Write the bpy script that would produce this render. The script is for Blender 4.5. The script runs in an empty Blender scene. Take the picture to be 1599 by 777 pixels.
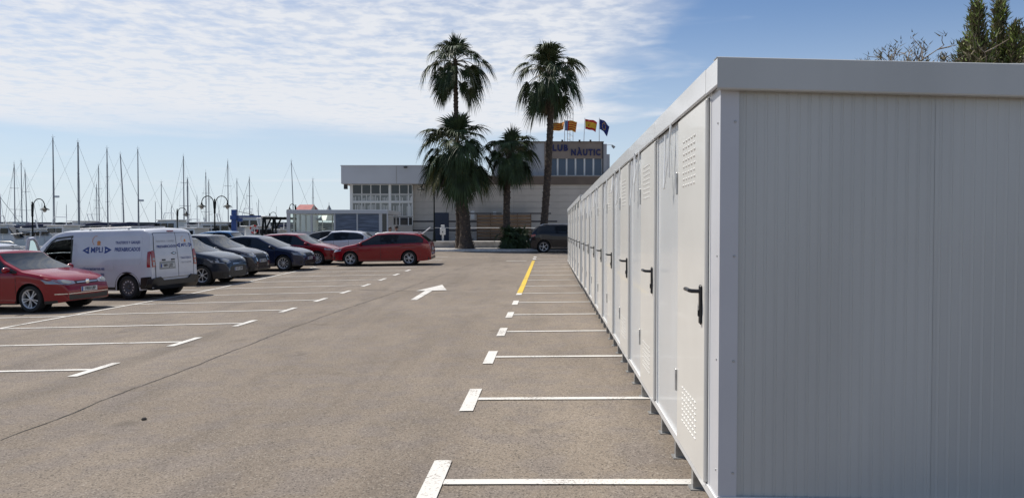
import bpy, bmesh, math, random
from mathutils import Vector, Matrix
from mathutils.bvhtree import BVHTree
random.seed(7)
PI = math.pi
scene = bpy.context.scene
C = scene.collection
R = math.radians

# ------------------------------------------------------------------ camera
EYE = 1.64
FPX, CX, CY = 1208.0, 799.5, 388.5          # focal length and centre in pixels of the 1599 px photograph
PITCH = math.atan(30.5 / FPX)
cd = bpy.data.cameras.new('camera')
cd.sensor_width = 36.0
cd.lens = 36.0 * FPX / 1599.0
cd.clip_end = 20000
cd.clip_start = 0.05
cam = bpy.data.objects.new('camera', cd)
C.objects.link(cam)
cam.location = (0, 0, EYE)
cam.rotation_euler = (PI / 2 - PITCH, 0, 0)
scene.camera = cam

# ------------------------------------------------------------------ world and sun
SUN_EL, SUN_AZ = R(55), R(-54)               # azimuth measured from +Y towards +X
SKY_STRENGTH = 0.07
world = bpy.data.worlds.new('World')
scene.world = world
world.use_nodes = True
nt = world.node_tree
nt.nodes.clear()


def N(tree, typ, **kw):
    n = tree.nodes.new(typ)
    for k, v in kw.items():
        if k.startswith('i_'):
            n.inputs[k[2:].replace('_', ' ')].default_value = v
        else:
            setattr(n, k, v)
    return n


def L(tree, a, b):
    tree.links.new(a, b)


def math_node(tree, op, a, b=None, clamp=False):
    n = tree.nodes.new('ShaderNodeMath')
    n.operation = op
    n.use_clamp = clamp
    for i, v in enumerate((a, b)):
        if v is None:
            continue
        if isinstance(v, (int, float)):
            n.inputs[i].default_value = v
        else:
            tree.links.new(v, n.inputs[i])
    return n.outputs[0]


def smooth(tree, v, a, b):
    n = tree.nodes.new('ShaderNodeMapRange')
    n.interpolation_type = 'SMOOTHSTEP'
    tree.links.new(v, n.inputs['Value'])
    n.inputs['From Min'].default_value = a
    n.inputs['From Max'].default_value = b
    return n.outputs['Result']


sky = N(nt, 'ShaderNodeTexSky', sky_type='NISHITA', sun_disc=False)
sky.sun_elevation = SUN_EL
sky.sun_rotation = SUN_AZ
sky.altitude = 0
sky.air_density = 1.0
sky.dust_density = 0.35
sky.ozone_density = 2.2
tc = N(nt, 'ShaderNodeTexCoord')
sep = N(nt, 'ShaderNodeSeparateXYZ')
L(nt, tc.outputs['Generated'], sep.inputs[0])
zc = math_node(nt, 'MAXIMUM', sep.outputs['Z'], 0.004)
px_ = math_node(nt, 'DIVIDE', sep.outputs['X'], zc)
py_ = math_node(nt, 'DIVIDE', sep.outputs['Y'], zc)
comb = N(nt, 'ShaderNodeCombineXYZ')
L(nt, px_, comb.inputs[0])
L(nt, py_, comb.inputs[1])


def wnoise(scale, detail, rough, dist=0.0, off=0.0):
    m = N(nt, 'ShaderNodeMapping')
    m.inputs['Location'].default_value = (off, off * 1.7, off * 0.3)
    L(nt, comb.outputs[0], m.inputs['Vector'])
    n = N(nt, 'ShaderNodeTexNoise', noise_dimensions='2D')
    n.inputs['Scale'].default_value = scale
    n.inputs['Detail'].default_value = detail
    n.inputs['Roughness'].default_value = rough
    n.inputs['Distortion'].default_value = dist
    L(nt, m.outputs[0], n.inputs['Vector'])
    return n.outputs['Fac']


n_big = wnoise(0.55, 3, 0.5, 0, 3.1)
n_mid = wnoise(2.1, 3, 0.55, 0.3, 7.7)
n_small = wnoise(7.4, 4, 0.58, 0.12, 1.3)
# the deck of small clouds ends to the right and far away; its edge is ragged
jit = math_node(nt, 'MULTIPLY', math_node(nt, 'SUBTRACT', n_big, 0.5), 2.4)
xj = math_node(nt, 'ADD', px_, math_node(nt, 'ADD', jit, math_node(nt, 'MULTIPLY', math_node(nt, 'SUBTRACT', n_mid, 0.5), 0.9)))
yj = math_node(nt, 'ADD', py_, math_node(nt, 'ADD', math_node(nt, 'MULTIPLY', jit, 1.2),
                                          math_node(nt, 'MULTIPLY', px_, -0.38)))
xyb = math_node(nt, 'ADD', py_, math_node(nt, 'MULTIPLY', math_node(nt, 'SUBTRACT', n_mid, 0.5), 0.8))
mx = smooth(nt, xj, 1.15, 0.25)
my = smooth(nt, yj, 10.0, 7.2)
mask = math_node(nt, 'MULTIPLY', math_node(nt, 'MULTIPLY', mx, my), smooth(nt, xyb, 0.2, 2.2))
puff = smooth(nt, n_small, 0.30, 0.70)
veil = smooth(nt, n_mid, 0.34, 0.62)
dens = math_node(nt, 'ADD', math_node(nt, 'MULTIPLY', puff, 0.42), math_node(nt, 'MULTIPLY', veil, 0.20))
dens = math_node(nt, 'ADD', dens, math_node(nt, 'MULTIPLY', smooth(nt, py_, 3.6, 6.2), 0.24))
dens = math_node(nt, 'MINIMUM', math_node(nt, 'ADD', dens, 0.43), 0.97)
cover = math_node(nt, 'MULTIPLY', mask, dens, clamp=True)
# a few thin streaks low and in the blue
n_streak = wnoise(0.22, 4, 0.6, 0.5, 11.0)
st = math_node(nt, 'MULTIPLY', smooth(nt, n_streak, 0.50, 0.72), smooth(nt, py_, 30.0, 7.0))
st = math_node(nt, 'MULTIPLY', st, 0.45)
cover = math_node(nt, 'MAXIMUM', cover, math_node(nt, 'MULTIPLY', st, smooth(nt, px_, 3.0, -0.5)))
up = smooth(nt, sep.outputs['Z'], 0.005, 0.03)
cover = math_node(nt, 'MULTIPLY', cover, up)
# thin marine haze low in the sky, same all the way round
hz = smooth(nt, sep.outputs['Z'], 0.30, -0.03)
sunward = math_node(nt, 'SUBTRACT', math_node(nt, 'MULTIPLY', sep.outputs['Y'], 0.8), math_node(nt, 'MULTIPLY', sep.outputs['X'], 0.6))
hz = math_node(nt, 'MULTIPLY', hz, math_node(nt, 'ADD', 0.30, math_node(nt, 'MULTIPLY', smooth(nt, sunward, -0.6, 0.6), 0.55)))
skyc = N(nt, 'ShaderNodeMix', data_type='RGBA', blend_type='MULTIPLY')
skyc.inputs['Factor'].default_value = 1.0
L(nt, sky.outputs[0], skyc.inputs['A'])
skyc.inputs['B'].default_value = (1.06, 1.18, 1.36, 1)
mixh = N(nt, 'ShaderNodeMix', data_type='RGBA')
L(nt, hz, mixh.inputs['Factor'])
L(nt, skyc.outputs['Result'], mixh.inputs['A'])
mixh.inputs['B'].default_value = (9.2, 10.4, 11.6, 1)
mixc = N(nt, 'ShaderNodeMix', data_type='RGBA')
L(nt, cover, mixc.inputs['Factor'])
L(nt, mixh.outputs['Result'], mixc.inputs['A'])
mixc.inputs['B'].default_value = (10.6, 10.9, 11.5, 1)
bg = N(nt, 'ShaderNodeBackground')
bg.inputs['Strength'].default_value = SKY_STRENGTH
L(nt, mixc.outputs['Result'], bg.inputs['Color'])
wo = N(nt, 'ShaderNodeOutputWorld')
L(nt, bg.outputs[0], wo.inputs['Surface'])

sl = bpy.data.lights.new('sun', 'SUN')
sl.energy = 4.9
sl.angle = R(0.5)
sl.color = (1.0, 0.95, 0.87)
so = bpy.data.objects.new('sun', sl)
C.objects.link(so)
sd = Vector((math.cos(SUN_EL) * math.sin(SUN_AZ), math.cos(SUN_EL) * math.cos(SUN_AZ), math.sin(SUN_EL)))
so.rotation_euler = sd.to_track_quat('Z', 'Y').to_euler()
so.location = (0, 0, 60)

scene.view_settings.view_transform = 'Standard'
scene.view_settings.look = 'None'
scene.view_settings.exposure = 0.12
scene.view_settings.gamma = 1.0
scene.view_settings.use_curve_mapping = False

# ------------------------------------------------------------------ the parking frame (u along the sheds, v to the right)
A0 = R(2.73)
U = Vector((math.sin(A0), math.cos(A0), 0))
V = Vector((math.cos(A0), -math.sin(A0), 0))


def lerp_pts(pts, x):
    if x <= pts[0][0]:
        return pts[0][1]
    for (a, b), (c, d) in zip(pts, pts[1:]):
        if x <= c:
            return b + (d - b) * (x - a) / (c - a)
    return pts[-1][1]


def sm_pts(pts, x, h=0.05):
    return (lerp_pts(pts, x - h) + lerp_pts(pts, x - h / 2) + lerp_pts(pts, x) + lerp_pts(pts, x + h / 2) + lerp_pts(pts, x + h)) / 5


def ground_z(x, y):
    v = x * V.x + y * V.y
    u = x * U.x + y * U.y
    rise = sm_pts([(-50, 0), (22, 0), (35, .07), (40, .12), (46, .19), (50, .21), (300, .21)], u, 2.0)
    cs = 0.028 * (sm_pts([(-16, -15.3), (-.7, 0), (3, 1.9)], v, .6))
    fade = sm_pts([(-50, 1), (23, 1), (40, .30), (50, 0)], u, 2.0)
    return rise + cs * fade


def ray(px, py):
    a, b = (px - CX) / FPX, -(py - CY) / FPX
    return Vector((a, math.cos(PITCH) + b * math.sin(PITCH), -math.sin(PITCH) + b * math.cos(PITCH)))


def at(px, py, Y):
    d = ray(px, py)
    t = Y / d.y
    return Vector((d.x * t, Y, EYE + d.z * t))


def gat(px, py):
    """point of the ground seen at a pixel of the photograph"""
    d = ray(px, py)
    z = 0.0
    for _ in range(30):
        t = (z - EYE) / d.z
        z = 0.5 * z + 0.5 * ground_z(d.x * t, d.y * t)
    t = (z - EYE) / d.z
    return Vector((d.x * t, d.y * t, z))


# ------------------------------------------------------------------ materials
MATS = {}


def mat(name, color, rough=0.5, metal=0.0, coat=0.0, noise=0.0, nscale=8.0, bump=0.0, bscale=40.0, trans=0.0,
        spec=0.5, back=None, stretch=None, color2=None):
    if name in MATS:
        return MATS[name]
    m = bpy.data.materials.new(name)
    m.use_nodes = True
    t = m.node_tree
    b = t.nodes['Principled BSDF']
    b.inputs['Roughness'].default_value = rough
    b.inputs['Metallic'].default_value = metal
    b.inputs['Coat Weight'].default_value = coat
    b.inputs['Coat Roughness'].default_value = 0.04
    b.inputs['Specular IOR Level'].default_value = spec
    b.inputs['Transmission Weight'].default_value = trans
    c = (*color, 1)
    b.inputs['Base Color'].default_value = c
    tcn = t.nodes.new('ShaderNodeTexCoord')
    vec = tcn.outputs['Object']
    if stretch:
        mp = t.nodes.new('ShaderNodeMapping')
        mp.inputs['Scale'].default_value = stretch
        L(t, vec, mp.inputs['Vector'])
        vec = mp.outputs[0]
    out = None
    if noise > 0:
        n = t.nodes.new('ShaderNodeTexNoise')
        n.inputs['Scale'].default_value = nscale
        n.inputs['Detail'].default_value = 5
        L(t, vec, n.inputs['Vector'])
        r = t.nodes.new('ShaderNodeMix')
        r.data_type = 'RGBA'
        f = smooth(t, n.outputs['Fac'], 0.3, 0.7)
        L(t, f, r.inputs['Factor'])
        lo = tuple(max(0, k * (1 - noise)) for k in color)
        hi = tuple(min(1, k * (1 + noise)) for k in color) if color2 is None else color2
        if color2 is not None:
            lo = color
        r.inputs['A'].default_value = (*lo, 1)
        r.inputs['B'].default_value = (*hi, 1)
        out = r.outputs['Result']
        L(t, out, b.inputs['Base Color'])
    if back is not None:
        g = t.nodes.new('ShaderNodeNewGeometry')
        r = t.nodes.new('ShaderNodeMix')
        r.data_type = 'RGBA'
        L(t, g.outputs['Backfacing'], r.inputs['Factor'])
        if out:
            L(t, out, r.inputs['A'])
        else:
            r.inputs['A'].default_value = c
        r.inputs['B'].default_value = (*back, 1)
        L(t, r.outputs['Result'], b.inputs['Base Color'])
    if bump > 0:
        n = t.nodes.new('ShaderNodeTexNoise')
        n.inputs['Scale'].default_value = bscale
        n.inputs['Detail'].default_value = 4
        L(t, vec, n.inputs['Vector'])
        bp = t.nodes.new('ShaderNodeBump')
        bp.inputs['Strength'].default_value = bump
        bp.inputs['Distance'].default_value = 0.02
        L(t, n.outputs['Fac'], bp.inputs['Height'])
        L(t, bp.outputs[0], b.inputs['Normal'])
    MATS[name] = m
    return m


def asphalt_material():
    m = bpy.data.materials.new('asphalt')
    m.use_nodes = True
    t = m.node_tree
    b = t.nodes['Principled BSDF']
    b.inputs['Roughness'].default_value = 0.93
    b.inputs['Specular IOR Level'].default_value = 0.25
    g = t.nodes.new('ShaderNodeNewGeometry')
    pos = g.outputs['Position']

    def nz(scale, det, rough=0.55, stretch=None):
        v = pos
        if stretch:
            mp = t.nodes.new('ShaderNodeMapping')
            mp.inputs['Scale'].default_value = stretch
            mp.inputs['Rotation'].default_value = (0, 0, A0)
            L(t, v, mp.inputs['Vector'])
            v = mp.outputs[0]
        n = t.nodes.new('ShaderNodeTexNoise')
        n.inputs['Scale'].default_value = scale
        n.inputs['Detail'].default_value = det
        n.inputs['Roughness'].default_value = rough
        L(t, v, n.inputs['Vector'])
        return n.outputs['Fac']

    def mixc(f, a, bb):
        r = t.nodes.new('ShaderNodeMix')
        r.data_type = 'RGBA'
        L(t, f, r.inputs['Factor'])
        for k, s in (('A', a), ('B', bb)):
            if isinstance(s, tuple):
                r.inputs[k].default_value = (*s, 1)
            else:
                L(t, s, r.inputs[k])
        return r.outputs['Result']
    base = mixc(smooth(t, nz(0.22, 5), .32, .68), (0.200, 0.163, 0.127), (0.245, 0.203, 0.161))
    base = mixc(math_node(t, 'MULTIPLY', smooth(t, nz(1.6, 5, .6, (1, .35, 1)), .42, .75), .55), base, (0.130, 0.108, 0.087))
    tint = t.nodes.new('ShaderNodeTexNoise')
    tint.inputs['Scale'].default_value = 2.6
    tint.inputs['Detail'].default_value = 4
    L(t, pos, tint.inputs['Vector'])
    base = mixc(math_node(t, 'MULTIPLY', smooth(t, tint.outputs['Fac'], .45, .62), .45), base, (0.178, 0.154, 0.142))
    # two lighter wheel tracks along the lane and tyre scrubs
    base = mixc(math_node(t, 'MULTIPLY', smooth(t, nz(.55, 4, .6, (2.2, .12, 1)), .50, .72), .35), base, (0.105, 0.088, 0.074))
    # aggregate
    vo = t.nodes.new('ShaderNodeTexVoronoi')
    vo.inputs['Scale'].default_value = 95
    L(t, pos, vo.inputs['Vector'])
    rgb = t.nodes.new('ShaderNodeSeparateColor')
    L(t, vo.outputs['Color'], rgb.inputs[0])
    stone = smooth(t, rgb.outputs[0], .80, .97)
    dark = smooth(t, rgb.outputs[1], .70, .98)
    base = mixc(math_node(t, 'MULTIPLY', stone, .50), base, (0.36, 0.32, 0.27))
    base = mixc(math_node(t, 'MULTIPLY', dark, .66), base, (0.045, 0.04, 0.036))
    sp = nz(38, 4, .7)
    base = mixc(math_node(t, 'MULTIPLY', smooth(t, sp, .50, .70), .45), base, (0.075, 0.062, 0.05))
    # oil drips and worn patches
    oil = smooth(t, nz(1.25, 3, .5), .64, .76)
    base = mixc(math_node(t, 'MULTIPLY', oil, .50), base, (0.07, 0.06, 0.052))
    L(t, base, b.inputs['Base Color'])
    bp = t.nodes.new('ShaderNodeBump')
    bp.inputs['Strength'].default_value = 0.5
    bp.inputs['Distance'].default_value = 0.006
    hh = math_node(t, 'ADD', vo.outputs['Distance'], nz(30, 3))
    L(t, hh, bp.inputs['Height'])
    L(t, bp.outputs[0], b.inputs['Normal'])
    return m


def paint_marking_material(name, col, under=(0.16, 0.13, 0.105)):
    m = bpy.data.materials.new(name)
    m.use_nodes = True
    t = m.node_tree
    b = t.nodes['Principled BSDF']
    b.inputs['Roughness'].default_value = 0.75
    g = t.nodes.new('ShaderNodeNewGeometry')
    n = t.nodes.new('ShaderNodeTexNoise')
    n.inputs['Scale'].default_value = 46
    n.inputs['Detail'].default_value = 6
    n.inputs['Roughness'].default_value = .75
    L(t, g.outputs['Position'], n.inputs['Vector'])
    n2 = t.nodes.new('ShaderNodeTexNoise')
    n2.inputs['Scale'].default_value = 1.7
    n2.inputs['Detail'].default_value = 3
    L(t, g.outputs['Position'], n2.inputs['Vector'])
    s = math_node(t, 'ADD', n.outputs['Fac'], math_node(t, 'MULTIPLY', math_node(t, 'SUBTRACT', n2.outputs['Fac'], .5), .45))
    f = smooth(t, s, .53, .66)
    r = t.nodes.new('ShaderNodeMix')
    r.data_type = 'RGBA'
    L(t, f, r.inputs['Factor'])
    r.inputs['A'].default_value = (*col, 1)
    r.inputs['B'].default_value = (*under, 1)
    L(t, r.outputs['Result'], b.inputs['Base Color'])
    return m


M_ASPHALT = asphalt_material()
M_LINE = paint_marking_material('line_paint', (0.60, 0.58, 0.54))
M_YELLOW = paint_marking_material('yellow_line_paint', (0.62, 0.42, 0.03))
M_TAR = mat('tar', (0.035, 0.032, 0.03), .9)
M_WHITE = mat('white_sheet_steel', (0.70, 0.705, 0.70), .26, coat=.25, noise=.035, nscale=1.4)
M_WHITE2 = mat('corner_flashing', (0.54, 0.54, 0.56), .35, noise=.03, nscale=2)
M_RIB = mat('ribbed_sandwich_panel', (0.71, 0.715, 0.70), .22, coat=.3, noise=.04, nscale=1.1, stretch=(1, 1, .3))
M_END = mat('shade_toned_white_sheet', (0.49, 0.495, 0.475), .33, coat=.1, noise=.085, nscale=1.3, stretch=(1, 1, .25), bump=.06, bscale=2.2)  # white sheet greyed: shade of the end wall put into its colour
M_DOOR = mat('cream_door_paint', (0.70, 0.68, 0.63), .30, coat=.2, noise=.03, nscale=2)
M_GALV = mat('galvanised_steel', (0.42, 0.42, 0.41), .45, metal=.7, noise=.2, nscale=12)
M_BLACK = mat('black_plastic', (0.012, 0.012, 0.013), .35)
M_DARK = mat('dark_interior', (0.01, 0.01, 0.011), .8)
M_GREYBOX = mat('grey_plastic', (0.30, 0.31, 0.30), .5)
M_CONC = mat('pale_concrete', (0.42, 0.40, 0.37), .85, noise=.18, nscale=2.5, bump=.2, bscale=30)
M_KERB = mat('kerb_stone', (0.62, 0.60, 0.57), .85, noise=.15, nscale=5)
M_PAVE = mat('pavement_tile', (0.42, 0.39, 0.36), .85, noise=.15, nscale=3)
M_GLASSD = mat('dark_car_glass', (0.008, 0.011, 0.013), .03, spec=.6)
M_CHROME = mat('chrome', (0.75, 0.75, 0.76), .12, metal=1)
M_ALLOY = mat('alloy_wheel', (0.62, 0.62, 0.63), .32, metal=.35)
M_STEELW = mat('steel_wheel', (0.10, 0.10, 0.105), .5, metal=.3)
M_TYRE = mat('tyre_rubber', (0.018, 0.018, 0.018), .85, bump=.2, bscale=60)
M_LAMP = mat('headlight_glass', (0.24, 0.27, 0.33), .06, coat=1, spec=.8)
M_TAIL = mat('red_lamp_glass', (0.30, 0.01, 0.012), .12, coat=1)
M_PLATE = mat('number_plate', (0.62, 0.62, 0.60), .5)
M_IRON = mat('dark_green_iron', (0.010, 0.014, 0.014), .65, spec=.2)
M_GALLON = mat('globe_glass', (0.38, 0.38, 0.36), .2)


def car_paint(name, color, metal=0.25):
    return mat(name, color, .25, metal=0, coat=.8, spec=.2, back=(0.02, 0.02, 0.022), noise=.04, nscale=2)


# ------------------------------------------------------------------ mesh helpers
class MB:
    def __init__(s):
        s.v = []
        s.f = []
        s.m = []

    def face(s, pts, mi=0):
        k = len(s.v)
        s.v += [tuple(p) for p in pts]
        s.f.append(tuple(range(k, k + len(pts))))
        s.m.append(mi)

    def add(s, verts, faces, mi=0):
        k = len(s.v)
        s.v += [tuple(p) for p in verts]
        for f in faces:
            s.f.append(tuple(i + k for i in f))
            s.m.append(mi)
        return s

    def box(s, x0, x1, y0, y1, z0, z1, mi=0, bev=0.0):
        if bev > 0:
            b = bev
            vs = []
            for (zz, ins) in ((z0, b), (z0 + b, 0), (z1 - b, 0), (z1, b)):
                xa, xb, ya, yb = x0 + ins, x1 - ins, y0 + ins, y1 - ins
                e = b if ins == 0 else b * .4
                vs += [(xa + e, ya, zz), (xb - e, ya, zz), (xb, ya + e, zz), (xb, yb - e, zz), (xb - e, yb, zz), (xa + e, yb, zz), (xa, yb - e, zz), (xa, ya + e, zz)]
            fs = [tuple(reversed(range(8))), tuple(range(24, 32))]
            for r in range(3):
                for i in range(8):
                    j = (i + 1) % 8
                    fs.append((r * 8 + i, r * 8 + j, r * 8 + 8 + j, r * 8 + 8 + i))
            return s.add(vs, fs, mi)
        vs = [(x0, y0, z0), (x1, y0, z0), (x1, y1, z0), (x0, y1, z0), (x0, y0, z1), (x1, y0, z1), (x1, y1, z1), (x0, y1, z1)]
        fs = [(3, 2, 1, 0), (4, 5, 6, 7), (0, 1, 5, 4), (1, 2, 6, 5), (2, 3, 7, 6), (3, 0, 4, 7)]
        return s.add(vs, fs, mi)

    def tube(s, pts, r, n=6, mi=0, r2=None, cap=True):
        pts = [Vector(p) for p in pts]
        rr = [r if r2 is None else r + (r2 - r) * i / max(1, len(pts) - 1) for i in range(len(pts))] if not isinstance(r, (list, tuple)) else list(r)
        vs = []
        ref = None
        for i, p in enumerate(pts):
            d = (pts[min(i + 1, len(pts) - 1)] - pts[max(i - 1, 0)]).normalized()
            if ref is None:
                ref = Vector((0, 0, 1)) if abs(d.z) < .9 else Vector((1, 0, 0))
            a = (ref - d * ref.dot(d)).normalized()
            ref = a
            b = d.cross(a)
            for k in range(n):
                t = 2 * PI * k / n
                vs.append(p + (a * math.cos(t) + b * math.sin(t)) * rr[i])
        fs = []
        for i in range(len(pts) - 1):
            for k in range(n):
                j = (k + 1) % n
                fs.append((i * n + k, i * n + j, i * n + n + j, i * n + n + k))
        if cap:
            fs.append(tuple(reversed(range(n))))
            fs.append(tuple(range((len(pts) - 1) * n, len(pts) * n)))
        return s.add(vs, fs, mi)

    def lathe(s, prof, n=16, axis='z', c=(0, 0, 0), mi=0, cap=True):
        vs = []
        for (r, h) in prof:
            for k in range(n):
                t = 2 * PI * k / n
                a, b = r * math.cos(t), r * math.sin(t)
                p = {'z': (a, b, h), 'y': (a, h, b), 'x': (h, a, b)}[axis]
                vs.append((p[0] + c[0], p[1] + c[1], p[2] + c[2]))
        fs = []
        for i in range(len(prof) - 1):
            for k in range(n):
                j = (k + 1) % n
                fs.append((i * n + k, i * n + j, i * n + n + j, i * n + n + k))
        if cap:
            fs.append(tuple(reversed(range(n))))
            fs.append(tuple(range((len(prof) - 1) * n, len(prof) * n)))
        return s.add(vs, fs, mi)

    def mesh(s, name, mats, smooth_=False, fix=True):
        me = bpy.data.meshes.new(name)
        me.from_pydata(s.v, [], s.f)
        if not isinstance(mats, (list, tuple)):
            mats = [mats]
        for m in mats:
            me.materials.append(m)
        if len(mats) > 1:
            me.polygons.foreach_set('material_index', s.m)
        if fix:
            bm = bmesh.new()
            bm.from_mesh(me)
            bmesh.ops.recalc_face_normals(bm, faces=bm.faces)
            bm.to_mesh(me)
            bm.free()
        if smooth_:
            me.polygons.foreach_set('use_smooth', [True] * len(me.polygons))
            try:
                me.set_sharp_from_angle(angle=R(38))
            except Exception:
                pass
        me.update()
        return me

    def obj(s, name, mats, parent=None, smooth_=False, fix=True, kind=None, label=None):
        o = bpy.data.objects.new(name, s.mesh(name, mats, smooth_, fix))
        C.objects.link(o)
        if parent:
            o.parent = parent
        if kind:
            o['kind'] = kind
        if label:
            o['label'] = label
        return o


def link_mesh(name, me, parent=None, loc=None, rot=None, scale=None):
    o = bpy.data.objects.new(name, me)
    C.objects.link(o)
    if parent:
        o.parent = parent
    if loc is not None:
        o.location = loc
    if rot is not None:
        o.rotation_euler = rot
    if scale is not None:
        o.scale = scale
    return o


def thing(name, label, cat, loc=(0, 0, 0), rz=0.0, group=None):
    o = bpy.data.objects.new(name, None)
    C.objects.link(o)
    o.empty_display_size = .2
    o.location = loc
    o.rotation_euler = (0, 0, rz)
    tag(o, label, cat, group)
    return o


def tag(o, label, cat, group=None):
    o['label'] = label
    o['category'] = cat
    if group:
        o['group'] = group
    return o


def struct(o):
    o['kind'] = 'structure'
    return o


def copy_tree(o, parent=None):
    c = o.copy()
    C.objects.link(c)
    c.parent = parent
    for ch in o.children:
        copy_tree(ch, c)
    return c


def text_mesh(body, size, bold=0.0, extrude=0.0, align='CENTER', shear=0.0):
    cu = bpy.data.curves.new('t', 'FONT')
    cu.body = body
    cu.size = size
    cu.offset = bold
    cu.extrude = extrude
    cu.align_x = align
    cu.align_y = 'CENTER'
    cu.resolution_u = 3
    o = bpy.data.objects.new('t', cu)
    C.objects.link(o)
    dg = bpy.context.evaluated_depsgraph_get()
    me = bpy.data.meshes.new_from_object(o.evaluated_get(dg))
    vs = [tuple(v.co) for v in me.vertices]
    fs = [tuple(p.vertices) for p in me.polygons]
    bpy.data.objects.remove(o)
    bpy.data.curves.remove(cu)
    bpy.data.meshes.remove(me)
    return vs, fs


# ------------------------------------------------------------------ the setting
def make_ground():
    xs = [-400, -200, -100, -60, -40] + [-30 + i for i in range(0, 45)] + [16, 20, 30, 60, 120, 400]
    ys = [-300, -120, -60, -20, -8] + [-4 + i for i in range(0, 65)] + [70, 90, 140, 400]
    xs = sorted(set(xs) | {-16.5})
    mb = MB()
    idx = {}
    for i, x in enumerate(xs):
        for j, y in enumerate(ys):
            idx[i, j] = len(mb.v)
            mb.v.append((x, y, ground_z(x, y)))
    for i in range(len(xs) - 1):
        for j in range(len(ys) - 1):
            if xs[i] < -16.5 and ys[j] >= 60:
                continue
            mb.f.append((idx[i, j], idx[i + 1, j], idx[i + 1, j + 1], idx[i, j + 1]))
            mb.m.append(0)
    o = mb.obj('ground', M_ASPHALT, smooth_=True)
    struct(o)


make_ground()
struct(MB().box(-400, -16.5, 59.6, 60.0, -1.5, .19).box(-16.9, -16.5, 60, 400, -1.5, .19).obj('quay_wall', M_CONC))
struct(MB().box(-400, -16.9, 59.0, 60.0, .19, .33).obj('quay_kerb', M_KERB))

m_sea = mat('sea_water', (0.02, 0.05, 0.065), .12, spec=.6, bump=.35, bscale=1.2)
mb = MB()
mb.face([(-9000, 60, -.6), (9000, 60, -.6), (9000, 12000, -.6), (-9000, 12000, -.6)])
struct(mb.obj('sea', m_sea, fix=False))


def drape(polys, name, m, dz=0.006, step=.5):
    """flat painting laid on the ground: polygons in world x, y"""
    bm = bmesh.new()
    for poly in polys:
        fs = bm.faces.new([bm.verts.new((p[0], p[1], 0)) for p in poly])
    xs = [v.co.x for v in bm.verts]
    ys = [v.co.y for v in bm.verts]
    for (lo, hi, ax) in ((min(xs), max(xs), 0), (min(ys), max(ys), 1)):
        k = math.floor(lo) + 1
        while k < hi:
            co = Vector((k, 0, 0)) if ax == 0 else Vector((0, k, 0))
            no = Vector((1, 0, 0)) if ax == 0 else Vector((0, 1, 0))
            bmesh.ops.bisect_plane(bm, geom=bm.verts[:] + bm.edges[:] + bm.faces[:], plane_co=co, plane_no=no)
            k += 1
    bmesh.ops.recalc_face_normals(bm, faces=bm.faces)
    for v in bm.verts:
        v.co.z = ground_z(v.co.x, v.co.y) + dz
    for f in bm.faces:
        if f.normal.z < 0:
            f.normal_flip()
    me = bpy.data.meshes.new(name)
    bm.to_mesh(me)
    bm.free()
    me.materials.append(m)
    o = bpy.data.objects.new(name, me)
    C.objects.link(o)
    return struct(o)


def uv(p):
    return p.x * V.x + p.y * V.y, p.x * U.x + p.y * U.y


def W(v, u, z=0.0):
    p = V * v + U * u
    return Vector((p.x, p.y, z))


def rect_uv(v0, v1, u0, u1):
    return [W(v0, u0), W(v1, u0), W(v1, u1), W(v0, u1)]


# right bays: T marks and stripes that run under the sheds
rows = [(685, 753), (736, 625.5), (764, 558.5), (783, 519.5), (796, 491.5), (805, 472.5)]
us = [uv(gat(*p))[1] for p in rows]
vs_ = [uv(gat(*p))[0] for p in rows]
vR = sum(vs_) / len(vs_)
u0R = us[0]
stepR = (us[-1] - us[0]) / 5
print('right rows', [round(a, 2) for a in us], 'v', [round(a, 2) for a in vs_], 'step', stepR)
for i in range(-1, 15):
    u = u0R + stepR * i
    drape([rect_uv(vR + .064, 3.4, u - .05, u + .05)], 'parking_line', M_LINE, dz=.008)
    if i < 6:
        drape([rect_uv(vR - .065, vR + .06, u - .50, u + .47)], 'bay_end_mark', M_LINE, dz=.008)
    elif i == 6:
        drape([rect_uv(vR - .08, vR + .06, u - .42, u + .1)], 'bay_end_mark', M_LINE, dz=.008)
ua = u0R + stepR * 6 + .11
ub = uv(gat(834, 407))[1]
drape([rect_uv(vR - .08, vR + .06, ua, ub)], 'yellow_edge_line', M_YELLOW, dz=.008)
drape([rect_uv(vR - .08, vR + .08, ub + 1.4, ub + 2.4)], 'bay_end_mark', M_LINE, dz=.008)
drape([rect_uv(vR - .08, vR + .08, ub + 3.4, ub + 4.4)], 'bay_end_mark', M_LINE, dz=.008)
drape([rect_uv(vR - 1.35, vR - .35, ub - .2, ub + 0)], 'parking_line', M_LINE, dz=.008)
# left bays
rowsL = [(155, 577), (285, 535.5), (378, 505.5), (449, 484), (496, 468.5), (537, 456), (567, 445.5), (593, 437)]
usL = [uv(gat(*p))[1] for p in rowsL]
vsL = [uv(gat(*p))[0] for p in rowsL]
print('left rows', [round(a, 2) for a in usL], 'v', [round(a, 2) for a in vsL])
vL = sum(vsL[:5]) / 5
stepL = (usL[6] - usL[0]) / 6
pB = [uv(gat(0, 513)), uv(gat(217, 472.5)), uv(gat(400, 438))]
print('back line', pB, 'vL', vL, 'stepL', stepL)
vB = sum(p[0] for p in pB) / 3
for i in range(-1, 11):
    u = usL[0] + stepL * i
    drape([rect_uv(vB + .054, vL - .064, u - .05, u + .05)], 'parking_line', M_LINE, dz=.008)
    if i < 10:
        drape([rect_uv(vL - .06, vL + .065, u - .47, u + .50)], 'bay_end_mark', M_LINE, dz=.008)
drape([rect_uv(vB - .05, vB + .05, usL[0] - 4, usL[0] + stepL * 10 + 1)], 'long_bay_line', M_LINE, dz=.008)
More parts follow.
